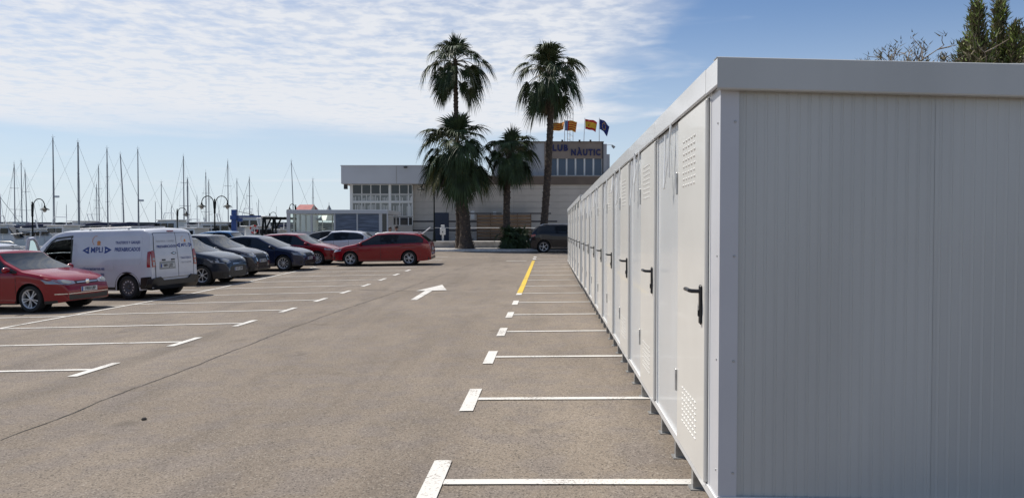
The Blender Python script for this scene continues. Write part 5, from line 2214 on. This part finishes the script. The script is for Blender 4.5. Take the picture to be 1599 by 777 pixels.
def conifer(px, py_top, Y, width, label, seed, dens=1.0):
    rr = random.Random(seed)
    top = at(px, py_top, Y)
    t = thing('cypress_tree', label, 'cypress', (top.x, Y, 0), group='cypresses behind the sheds')
    H = top.z
    MB().tube([(0, 0, 0), (.03, 0, H * .5), (0, 0, H * .96)], .14, 8, r2=.012).obj('trunk', m_trunk, t, True)
    limbs, green, dry = MB(), MB(), MB()
    nb = int(300 * dens * H / 5.5)
    for i in range(nb):
        f = (i / nb) ** .85
        z = .8 + (H - .85) * f
        env = width * 1.4 * (1 - f ** 2.2) * (.75 + .25 * math.sin(f * 9 + seed)) + .05
        a = rr.uniform(0, 2 * PI)
        ln = env * rr.uniform(.6, 1.15)
        rise = rr.uniform(.9, 1.6)
        p0 = Vector((0, 0, z - ln * .5))
        d = Vector((math.cos(a), math.sin(a), rise)).normalized()
        pts = [p0 + Vector((d.x, d.y, 0)) * ln * s_ + Vector((0, 0, ln * rise * s_ ** 1.4 * .9)) for s_ in (0, .33, .66, 1.0)]
        limbs.tube(pts, .010, 3, r2=.003, cap=False)
        bare = f > .80 and rr.random() < .55
        nn = 26 if not bare else 10
        for k in range(nn):
            s_ = rr.uniform(.15, 1.08)
            j = min(2, int(s_ * 3))
            q = pts[j].lerp(pts[j + 1], min(1.15, s_ * 3 - j))
            q = q + Vector((rr.gauss(0, .03), rr.gauss(0, .03), rr.gauss(0, .04)))
            dd = Vector((rr.gauss(0, .45) + d.x * .6, rr.gauss(0, .45) + d.y * .6, rr.uniform(.3, 1.2))).normalized()
            l2 = rr.uniform(.05, .13)
            sd_ = dd.cross(Vector((rr.gauss(0, 1), rr.gauss(0, 1), rr.gauss(0, 1)))).normalized() * rr.uniform(.006, .013)
            tip = q + dd * l2
            tgt = dry if (f > .72 and rr.random() < .5) or rr.random() < .06 else green
            tgt.face([q - sd_ * .5, q + dd * l2 * .5 - sd_, tip, q + dd * l2 * .5 + sd_, q + sd_ * .5])
    l_ = limbs.obj('limbs', m_twig, t, fix=False)
    l_['kind'] = 'stuff'
    g_ = green.obj('foliage', m_con, t, fix=False)
    g_['kind'] = 'stuff'
    g_ = dry.obj('dry_sprays', m_con2, t, fix=False)
    g_['kind'] = 'stuff'


conifer(1526, 3, 11.0, .46, 'tallest cypress left of the pair, its thin top nearly bare', 1, 1.5)
conifer(1561, -4, 11.4, .42, 'cypress with a spiky dry top, just right of the leftmost one', 2, 1.5)
conifer(1583, 36, 11.2, .36, 'shorter cypress to the right of the two tall ones', 3, 1.3)
conifer(1602, 48, 11.8, .45, 'low cypress cut by the right picture edge', 4, 1.4)
conifer(1506, 62, 11.8, .40, 'low wide cypress at the left foot of the tall ones', 6, 1.4)


def bare_shrub(px, py_top, Y, label, seed, spread=1.0):
    rr = random.Random(seed)
    top = at(px, py_top, Y)
    t = thing('bare_shrub', label, 'shrub', (top.x, Y, 0), group='bare shrubs behind the sheds')
    H = top.z
    mb = MB()
    lv = MB()

    def grow(p, d, ln, r, depth):
        pts = [p]
        q = p
        for i in range(4):
            d = (d + Vector((rr.gauss(0, .14), rr.gauss(0, .14), rr.gauss(0, .08) + .02))).normalized()
            q = q + d * ln / 4
            pts.append(q)
        mb.tube(pts, r, 4, r2=r * .5, cap=False)
        if depth > 0:
            for _ in range(4):
                k = rr.randrange(1, 5)
                dd = (d + Vector((rr.gauss(0, .55), rr.gauss(0, .55), rr.gauss(0, .4)))).normalized()
                grow(pts[k], dd, ln * rr.uniform(.45, .75), r * .68, depth - 1)
        else:
            for _ in range(5):
                a = pts[-1] + Vector((rr.gauss(0, .02), rr.gauss(0, .02), rr.gauss(0, .03)))
                s_ = Vector((rr.gauss(0, 1), rr.gauss(0, 1), rr.gauss(0, 1))).normalized() * .012
                lv.face([a, a + s_ * 1.2, a + Vector((rr.gauss(0, .05), 0, .06)), a - s_ * .6])
    MB().tube([(0, 0, 0), (.05, 0, H * .4), (0, 0, H * .68)], .06, 7, r2=.03).obj('trunk', m_twig, t, True)
    for i in range(17):
        a = rr.uniform(0, 2 * PI)
        grow(Vector((0, 0, H * .66)), Vector((math.cos(a) * 1.0 * spread, math.sin(a) * .8 * spread, rr.uniform(.45, 1.1))).normalized(), H * .22, .022, 3)
    b_ = mb.obj('branches', m_twig, t, fix=False)
    b_['kind'] = 'stuff'
    b_ = lv.obj('leaves', m_con2, t, fix=False)
    b_['kind'] = 'stuff'


bare_shrub(1452, 76, 12.0, 'nearly leafless pale shrub rising over the shed roof left of the cypresses', 4, .9)
bare_shrub(1483, 88, 12.6, 'small twiggy shrub between the bare shrub and the lowest cypress', 8, .7)

# ------------------------------------------------------------------ boats
m_hullw = mat('white_gelcoat', (0.62, 0.63, 0.64), .3, noise=.06, nscale=.8)
m_hullc = mat('cream_gelcoat', (0.50, 0.46, 0.38), .4, noise=.08, nscale=.8)
m_hulln = mat('navy_hull', (0.02, 0.03, 0.08), .3)
m_cov_b = mat('navy_sail_cover', (0.012, 0.02, 0.06), .8)
m_cov_g = mat('grey_sail_cover', (0.13, 0.13, 0.14), .8)
m_cov_r = mat('rust_sail_cover', (0.34, 0.09, 0.04), .8)
m_mast = mat('mast_aluminium', (0.27, 0.275, 0.29), .45, metal=.2)
m_wire = mat('rigging_wire', (0.12, 0.12, 0.13), .6)
m_teak = mat('teak', (0.22, 0.13, 0.07), .7)
SEA = -.6


def hull_mesh(Lh, B, fb, m, deckm):
    mb = MB()
    n = 12
    rings = []
    for i in range(n + 1):
        t = i / n
        x = -Lh / 2 + Lh * t
        w = B / 2 * (math.sin(PI * min(1, (t * .72 + .28))) ** .7 if t < 1 else 0) + .01
        zs = fb * (1 + .25 * t * t)
        ring = [(x, w, zs), (x, w * .93, zs * .5), (x, w * .72, -.05), (x, 0, -.35), (x, -w * .72, -.05), (x, -w * .93, zs * .5), (x, -w, zs)]
        rings.append(ring)
    for r_ in rings:
        mb.v += r_
    for i in range(n):
        for j in range(6):
            mb.f.append((i * 7 + j, i * 7 + j + 1, (i + 1) * 7 + j + 1, (i + 1) * 7 + j))
            mb.m.append(0)
        mb.f.append((i * 7 + 6, i * 7, (i + 1) * 7, (i + 1) * 7 + 6))
        mb.m.append(1)
    mb.f.append(tuple(range(7)))
    mb.m.append(0)
    return mb.mesh('hull', [m, deckm], True)


def cabin_mesh(Lc, Bc, h, m):
    mb = MB()
    vs = [(-Lc / 2, -Bc / 2, 0), (Lc / 2, -Bc * .32, 0), (Lc / 2, Bc * .32, 0), (-Lc / 2, Bc / 2, 0), (-Lc / 2 + .15, -Bc * .42, h), (Lc / 2 - .9, -Bc * .27, h * .85), (Lc / 2 - .9, Bc * .27, h * .85), (-Lc / 2 + .15, Bc * .42, h)]
    mb.add(vs, [(3, 2, 1, 0), (4, 5, 6, 7), (0, 1, 5, 4), (1, 2, 6, 5), (2, 3, 7, 6), (3, 0, 4, 7)])
    return mb.mesh('cabin', m)


def sailboat(px, pyt, Y, label, rz, hull=None, cover=None, lean=0.0, rad=.075, spread_n=2, stays=True, radar=False, Lh=None, fb=1.0):
    p = at(px, 350, Y)
    mast_h = at(px, pyt, Y).z - SEA
    Lh = Lh or max(7.0, mast_h * .72)
    t = thing('sailing_boat', label, 'sailing boat', (p.x, Y, SEA), rz, 'sailing boats moored in the marina')
    hull = hull or m_hullw
    h_ = link_mesh('hull', hull_mesh(Lh, Lh * .32, fb, hull, m_hullc), t, (-.08 * Lh, 0, 0))
    cb = link_mesh('cabin', cabin_mesh(Lh * .42, Lh * .20, .48, m_hullw), t, (-.04 * Lh, 0, fb * 1.02))
    wd = MB()
    for s_ in (-1, 1):
        wd.box(-Lh * .14, Lh * .06, s_ * Lh * .098 - .012, s_ * Lh * .098 + .012, .15, .33)
    wd.obj('cabin_window', M_GLASSD, cb)['kind'] = 'stuff'
    ln = Vector((lean, 0, 0))
    mz = [Vector((0, 0, fb + .3)), Vector((0, 0, mast_h * .6)) + ln * .3, Vector((0, 0, mast_h)) + ln]
    mo = MB().tube(mz, rad * .88, 8, r2=rad * .55).obj('mast', m_mast, t, True)
    # masthead gear
    MB().tube([mz[2], mz[2] + Vector((0, 0, .35))], .010, 4).tube([mz[2] + Vector((-.16, 0, .10)), mz[2] + Vector((.2, 0, .10))], .012, 4).obj('wind_vane', m_wire, t)
    bl = Lh * .36
    MB().tube([(0, 0, fb + 1.25), (-bl, 0, fb + 1.2)], .06, 6).obj('boom', m_mast, t, True)
    MB().tube([(-.1, 0, fb + 1.40), (-bl * .3, 0, fb + 1.46), (-bl * .95, 0, fb + 1.32)], [.20, .18, .10], 8).obj('sail_cover', cover or m_cov_b, t, True)
    for k in range(spread_n):
        f = (.40, .68)[k] if spread_n == 2 else .52
        z = fb + (mast_h - fb) * f
        w = Lh * .085 * (1 - .2 * k)
        MB().tube([(ln.x * f, -w, z + .03), (ln.x * f, 0, z), (ln.x * f, w, z + .03)], .022, 5).obj('spreader', m_mast, t)
    if stays:
        tp = mz[2] - Vector((0, 0, .15))
        ww = [([(tp.x, 0, tp.z), (Lh * .40, 0, fb * 1.3)], random.choice((.008, .010, .014, .024))), ([(tp.x, 0, tp.z), (-Lh * .56, 0, fb * 1.05)], .007)]
        for s_ in (-1, 1):
            w = Lh * .085
            f = .40 if spread_n == 2 else .52
            ww.append(([(tp.x, 0, tp.z), (ln.x * f, s_ * w, fb + (mast_h - fb) * f), (0, s_ * Lh * .14, fb)], .007))
        for pts_, r_ in ww:
            MB().tube(pts_, r_, 4, cap=False).obj('stay', m_wire, t)
    if radar:
        MB().lathe([(.001, -.12), (.22, -.10), (.25, 0), (.22, .10), (.001, .12)], 12, c=(.30, 0, fb + (mast_h - fb) * .42)).obj('radar_dome', m_hullw, t, True)
    # guard rail and spray hood
    gr = MB()
    for s_ in (-1, 1):
        gr.tube([(-Lh * .52, s_ * Lh * .12, fb + .62), (-Lh * .1, s_ * Lh * .15, fb + .66), (Lh * .25, s_ * Lh * .09, fb + .75), (Lh * .40, 0, fb + .9)], .014, 4)
        for q in (-.5, -.3, -.1, .1, .27):
            yy = s_ * Lh * (.13 if abs(q) < .4 else .11)
            gr.tube([(Lh * q, yy, fb), (Lh * q, yy, fb + .66)], .014, 4)
    gr.obj('guard_rail', m_wire, t)['kind'] = 'stuff'
    MB().add([(-.9, -.7, 0), (-.9, .7, 0), (.1, .6, 0), (.1, -.6, 0), (-.9, -.6, .75), (-.9, .6, .75), (-.35, .5, .72), (-.35, -.5, .72)],
             [(4, 5, 6, 7), (7, 6, 2, 3), (0, 4, 7, 3), (1, 2, 6, 5)]).obj('spray_hood', cover or m_cov_b, t).location = (-Lh * .22, 0, fb + .35)
    return t


sb = [
    (1, 306, 92, 'sailing boat whose thin mast touches the left picture edge', .5, {}),
    (23.5, 256, 84, 'sailing boat with the first mast left of the single arm lamp, navy cover', 2.6, {}),
    (34.5, 252, 100, 'sailing boat whose mast rises just left of the short mast by the lamp', .6, {'cover': m_cov_g}),
    (42, 266, 88, 'sailing boat with a short mast directly left of the single arm lamp', 2.5, {'lean': .3}),
    (84.5, 215, 82, 'sailing boat with the tallest mast of the marina, just right of the lamp', .4, {'rad': .10, 'radar': True}),
    (123.5, 222, 76, 'sailing boat with a thick tall mast over the front of the white van', .3, {'rad': .12}),
    (155, 259, 92, 'sailing boat with a medium mast over the middle of the white van', 2.8, {'cover': m_cov_r}),
    (151.5, 288, 120, 'small distant sailing boat with a short mast beside a taller one above the van', 2.2, {}),
    (168.5, 232, 84, 'sailing boat with a tall mast and two pairs of spreaders above the van lettering', .8, {'rad': .095}),
    (193.5, 241, 86, 'sailing boat with a mast leaning slightly left above the rear half of the van', .3, {'lean': -.28, 'rad': .09}),
    (216.5, 233, 82, 'sailing boat with a radar dome on its mast above the rear of the van', .35, {'radar': True, 'rad': .085}),
    (252.5, 285, 96, 'sailing boat with a short mast between the van rear and the second lamp', .4, {}),
    (287.5, 244, 88, 'sailing boat with a tall mast right behind the lamp over the van rear', 2.7, {'rad': .085}),
    (293.5, 279, 90, 'sailing boat with a thick pale short mast right of the lamp over the van rear', .9, {'rad': .12, 'spread_n': 1}),
    (322, 269, 98, 'sailing boat whose mast is the left one of the close pair at the double lamp', 2.0, {'lean': -.1}),
    (326.5, 282, 92, 'sailing boat whose mast is the right one of the close pair at the double lamp', 1.1, {'cover': m_cov_g}),
    (356.5, 252, 94, 'sailing boat with a tall mast behind the right arm of the double lamp', 2.5, {}),
    (370.5, 281, 100, 'sailing boat with a slim mast directly above the blue crane column', .5, {}),
    (390, 277, 96, 'sailing boat with a mast over the arm of the blue crane', 2.7, {'cover': m_cov_r}),
    (458.5, 252, 104, 'sailing boat with a tall mast over the left end of the glass pavilion', .3, {'lean': -.25}),
    (489, 280, 104, 'sailing boat with a mast right of the pink red roof', .6, {}),
    (243, 316, 130, 'far small sailing boat with a very short mast above the van roof end', .6, {'stays': False}),
    (268, 322, 140, 'far small sailing boat with a very short mast left of the second lamp', 1.6, {'stays': False}),
    (404, 312, 140, 'far small sailing boat with a short mast over the crane arm end', 1.6, {'stays': False}),
    (66, 318, 135, 'far small sailing boat with a short mast behind the single arm lamp head', .6, {'stays': False}),
    (104, 320, 140, 'far small sailing boat between the two tallest masts', 1.9, {'stays': False}),
    (308, 306, 130, 'far small sailing boat with a short mast left of the double arm lamp', 2.9, {'stays': False}),
]
for (px, pyt, Y, lab, rz, kw) in sb:
    sailboat(px, pyt, Y, lab, rz, fb=random.uniform(1.1, 1.5), **kw)


def motorboat(px, Y, Lh, rz, label, hull=None, cab=1.5, top=True, blue=False, seed=1):
    p = at(px, 360, Y)
    t = thing('motor_boat', label, 'motor boat', (p.x, Y, SEA), rz, 'motor boats moored along the quay')
    fb = Lh * .12 + .45
    link_mesh('hull', hull_mesh(Lh, Lh * .34, fb, hull or m_hullw, m_hullc), t)
    mb = MB()
    B = Lh * .25
    a, b = -Lh * .22, Lh * .22
    mb.add([(a, -B / 2, fb), (b, -B * .38, fb), (b, B * .38, fb), (a, B / 2, fb), (a + .1, -B * .46, fb + cab), (b - Lh * .14, -B * .36, fb + cab), (b - Lh * .14, B * .36, fb + cab), (a + .1, B * .46, fb + cab)],
           [(4, 5, 6, 7), (0, 1, 5, 4), (1, 2, 6, 5), (2, 3, 7, 6), (3, 0, 4, 7)])
    cb = mb.obj('cabin', m_hullw, t)
    for s_ in (-1, 1):
        for k in range(3):
            x0_ = a + .3 + k * (b - a) * .24
            MB().box(x0_, x0_ + (b - a) * .19, s_ * B * .47 - .03, s_ * B * .47 + .03, fb + cab * .5, fb + cab * .82).obj('window', M_GLASSD, cb)
    mb = MB()
    mb.add([(b - .02, -B * .33, fb + cab * .25), (b - .02, B * .33, fb + cab * .25), (b - Lh * .12 + .02, B * .32, fb + cab * .9), (b - Lh * .12 + .02, -B * .32, fb + cab * .9)], [(0, 1, 2, 3)])
    ws = mb.obj('windscreen', M_GLASSD, cb)
    ws.location.x = .03
    MB().box(a - Lh * .06, b - Lh * .12, -B * .52, B * .52, fb + cab, fb + cab + .09, bev=.03).obj('cabin_roof', m_hullw, t)
    if top:
        MB().tube([(0, -B * .4, fb + cab), (-.2, -B * .35, fb + cab + .8), (-.2, B * .35, fb + cab + .8), (0, B * .4, fb + cab)], .035, 6).obj('radar_arch', m_hullw, t)
        MB().tube([(0, B * .2, fb + cab), (-.3, B * .2, fb + cab + 2.2)], .012, 4).obj('aerial', m_wire, t)
    gr = MB()
    for s_ in (-1, 1):
        gr.tube([(Lh * .05, s_ * Lh * .15, fb + .55), (Lh * .3, s_ * Lh * .11, fb + .7), (Lh * .47, 0, fb + .9)], .018, 5)
        for q, yy in ((.08, .15), (.2, .13), (.32, .10), (.42, .05)):
            gr.tube([(Lh * q, s_ * Lh * yy, fb), (Lh * q, s_ * Lh * yy, fb + .65)], .015, 4)
    gr.obj('bow_rail', M_CHROME, t)['kind'] = 'stuff'
    return t


motorboat(4, 64, 6.5, .1, 'large white motor boat behind the red hatchback at the left picture edge', cab=1.35, seed=1)
motorboat(60, 66, 6.5, .5, 'small white motor boat just right of the single arm street lamp', cab=1.0, seed=2)
motorboat(92, 70, 7.5, 2.8, 'white motor boat behind the open van door, bow to the left', cab=1.2, seed=3)
motorboat(300, 68, 6.5, 2.6, 'white motor boat showing between the van rear and the double arm lamp', cab=1.1, seed=4)
motorboat(322, 78, 7.0, .3, 'navy hulled motor boat right behind the double arm lamp', hull=m_hulln, cab=1.3, seed=5)
motorboat(344, 72, 7.5, .2, 'white motor boat left of the blue crane column', cab=1.5, seed=6)
motorboat(385, 74, 9.0, 3.0, 'cream fishing boat with a high cabin right of the blue crane', hull=m_hullc, cab=1.9, seed=7)
motorboat(408, 70, 6.0, .7, 'small cream boat behind the steel frame', hull=m_hullc, cab=1.3, seed=8)
motorboat(434, 72, 6.0, 2.4, 'small white motor boat seen through the steel frame', cab=1.0, seed=9)
motorboat(30, 96, 7.0, 1.2, 'white motor yacht farther out behind the lamp, seen end on', cab=1.8, seed=10)
motorboat(262, 84, 8.0, 2.9, 'white motor yacht farther out above the van roof end', cab=1.8, seed=12)
motorboat(143, 86, 8.0, .2, 'navy hulled motor yacht farther out hidden behind the van roof', hull=m_hulln, cab=1.7, seed=13)
# life ring on a stand
lr = thing('life_ring', 'round red and white life ring hanging on a post right of the blue crane', 'life ring', (at(397, 358, 58).x, 58, .2))
MB().box(-.04, .04, 0, .06, 0, 1.75).obj('post', m_hullw, lr)
zc_ = at(397, 358, 58).z - .2
for k in range(8):
    MB().tube([(.27 * math.cos(PI / 4 * (k + i / 4)), -.08, zc_ + .27 * math.sin(PI / 4 * (k + i / 4))) for i in range(5)], .05, 8).obj('ring_segment', m_fr if k % 2 else m_fw, lr, True)
# floating pontoon with bollards on the quay edge
pt_ = MB()
pt_.box(-70, -18, 66, 67.6, SEA - .2, SEA + .45)
tag(pt_.obj('pontoon', m_teak), 'long low wooden pontoon the boats are moored to', 'pontoon')

# ------------------------------------------------------------------ people behind the red estate car


def skinned(name, nodes, edges, m, parent, sub=1):
    me = bpy.data.meshes.new(name)
    me.from_pydata([n[0] for n in nodes], edges, [])
    o = bpy.data.objects.new('tmp', me)
    C.objects.link(o)
    md = o.modifiers.new('s', 'SKIN')
    for i, n in enumerate(nodes):
        sv = me.skin_vertices[0].data[i]
        r_ = n[1]
        sv.radius = (r_, r_) if not isinstance(r_, tuple) else r_
        sv.use_root = (i == 0)
    md.use_smooth_shade = True
    m2 = o.modifiers.new('u', 'SUBSURF')
    m2.levels = sub
    m2.render_levels = sub
    dg = bpy.context.evaluated_depsgraph_get()
    res = bpy.data.meshes.new_from_object(o.evaluated_get(dg))
    bpy.data.objects.remove(o)
    res.materials.clear()
    res.materials.append(m)
    return link_mesh(name, res, parent)


def person(px, Y, label, rz, shirt, trousers, hairm, skinm, bend=0.0, Ht=1.74, arm=0):
    X_ = at(px, 358, Y).x
    t = thing('person', label, 'person', (X_, Y, ground_z(X_, Y)), rz, None)
    k = Ht / 1.75
    nd = [((0, 0, .95 * k), .13), ((0, 0, 1.15 * k), .12), ((0, .01, 1.36 * k), .14), ((0, .01, 1.46 * k), .07), ((0, 0, 1.53 * k), .055), ((0, -.01, 1.60 * k), .085), ((0, -.01, 1.69 * k), .085),
          ((.19, .01, 1.42 * k), .06), ((.25, .03, 1.14 * k), .042), ((.22, -.14, .92 * k), .034), ((.20, -.20, .84 * k), .035),
          ((-.19, .01, 1.42 * k), .06), ((-.25, .03, 1.14 * k), .042), ((-.16, -.20, 1.05 * k), .034), ((-.08, -.26, 1.06 * k), .035),
          ((.10, 0, .88 * k), .10), ((.11, -.02, .50 * k), .065), ((.12, .03, .10), .045), ((.13, -.10, .045), .04),
          ((-.10, 0, .88 * k), .10), ((-.12, .0, .50 * k), .065), ((-.13, .05, .10), .045), ((-.14, -.08, .045), .04)]
    ed = [(0, 1), (1, 2), (2, 3), (3, 4), (4, 5), (5, 6), (2, 7), (7, 8), (8, 9), (9, 10), (2, 11), (11, 12), (12, 13), (13, 14), (0, 15), (15, 16), (16, 17), (17, 18), (0, 19), (19, 20), (20, 21), (21, 22)]
    skinned('body', nd, ed, skinm, t, 2)
    g = .018
    sh = [((0, 0, .93 * k), .15), ((0, 0, 1.15 * k), .14), ((0, .01, 1.36 * k), .158), ((0, .01, 1.46 * k), .09), ((.19, .01, 1.42 * k), .08), ((.235, .025, 1.22 * k), .066), ((-.19, .01, 1.42 * k), .08), ((-.235, .025, 1.22 * k), .066)]
    skinned('shirt', sh, [(0, 1), (1, 2), (2, 3), (2, 4), (4, 5), (2, 6), (6, 7)], shirt, t, 2)
    tr_ = [((0, 0, .96 * k), .145), ((.10, 0, .88 * k), .115), ((.11, -.02, .50 * k), .085), ((.12, .03, .12), .065), ((-.10, 0, .88 * k), .115), ((-.12, 0, .50 * k), .085), ((-.13, .05, .12), .065)]
    skinned('trousers', tr_, [(0, 1), (1, 2), (2, 3), (0, 4), (4, 5), (5, 6)], trousers, t, 2)
    # hair: a cap over the back and top of the head
    mb = MB()
    vs, n1, n2 = [], 7, 12
    for i in range(n1):
        a = PI * .62 * i / (n1 - 1)
        for j in range(n2):
            b = 2 * PI * j / n2
            lim = 1.0 if math.sin(b) > -.3 else .72
            aa = a * lim
            vs.append((.098 * math.sin(aa) * math.cos(b), .112 * math.sin(aa) * math.sin(b) + .012, 1.655 * k + .118 * math.cos(aa)))
    fs = [(i * n2 + j, i * n2 + (j + 1) % n2, (i + 1) * n2 + (j + 1) % n2, (i + 1) * n2 + j) for i in range(n1 - 1) for j in range(n2)]
    mb.add(vs, fs)
    mb.obj('hair', hairm, t, True)
    # nose, eyes, ears
    MB().tube([(0, -.10, 1.66 * k), (0, -.122, 1.63 * k), (0, -.105, 1.62 * k)], .012, 6).obj('nose', skinm, t, True)
    for s_ in (-1, 1):
        MB().lathe([(.001, -.012), (.011, -.006), (.012, 0), (.001, .004)], 8, axis='y', c=(s_ * .034, -.092, 1.665 * k)).obj('eye', M_BLACK, t, True)
        MB().lathe([(.001, -.01), (.016, -.006), (.018, .004), (.001, .01)], 8, axis='x', c=(s_ * .092, .0, 1.65 * k)).obj('ear', skinm, t, True)
    MB().box(-.025, .025, -.098, -.088, 1.588 * k, 1.596 * k).obj('mouth', mat('lips', (.25, .08, .07), .6), t)
    for s_ in (-1, 1):
        MB().box(s_ * .125 - .045, s_ * .125 + .045, -.16, .09, 0, .085, bev=.02).obj('shoe', M_BLACK, t)
        hx = .20 if s_ > 0 else -.08
        hy, hz_ = (-.22, .82 * k) if s_ > 0 else (-.28, 1.06 * k)
        for f in range(5):
            ox = (f - 2) * .016
            MB().tube([(hx + ox, hy, hz_), (hx + ox * 1.2, hy - .03, hz_ - .035), (hx + ox * 1.2, hy - .02, hz_ - .07 + .006 * abs(f - 2))], .008, 5).obj('finger', skinm, t, True)


m_skin = mat('skin', (0.30, 0.16, 0.11), .6)
m_hair = mat('dark_hair', (0.015, 0.011, 0.009), .7)
m_tee = mat('white_shirt', (0.6, 0.6, 0.62), .8)
m_redtee = mat('dark_red_shirt', (0.12, 0.02, 0.02), .8)
m_gtee = mat('grey_shirt', (0.12, 0.13, 0.15), .8)
m_tr1 = mat('dark_trousers', (0.02, 0.022, 0.03), .85)
person(609, 41.0, 'person in a white shirt, left of the two behind the red estate car', .4, m_tee, m_tr1, m_hair, m_skin, Ht=1.70)
person(619, 41.6, 'person in a grey shirt, right of the two behind the red estate car', -2.4, m_gtee, m_tr1, m_hair, m_skin, Ht=1.76)
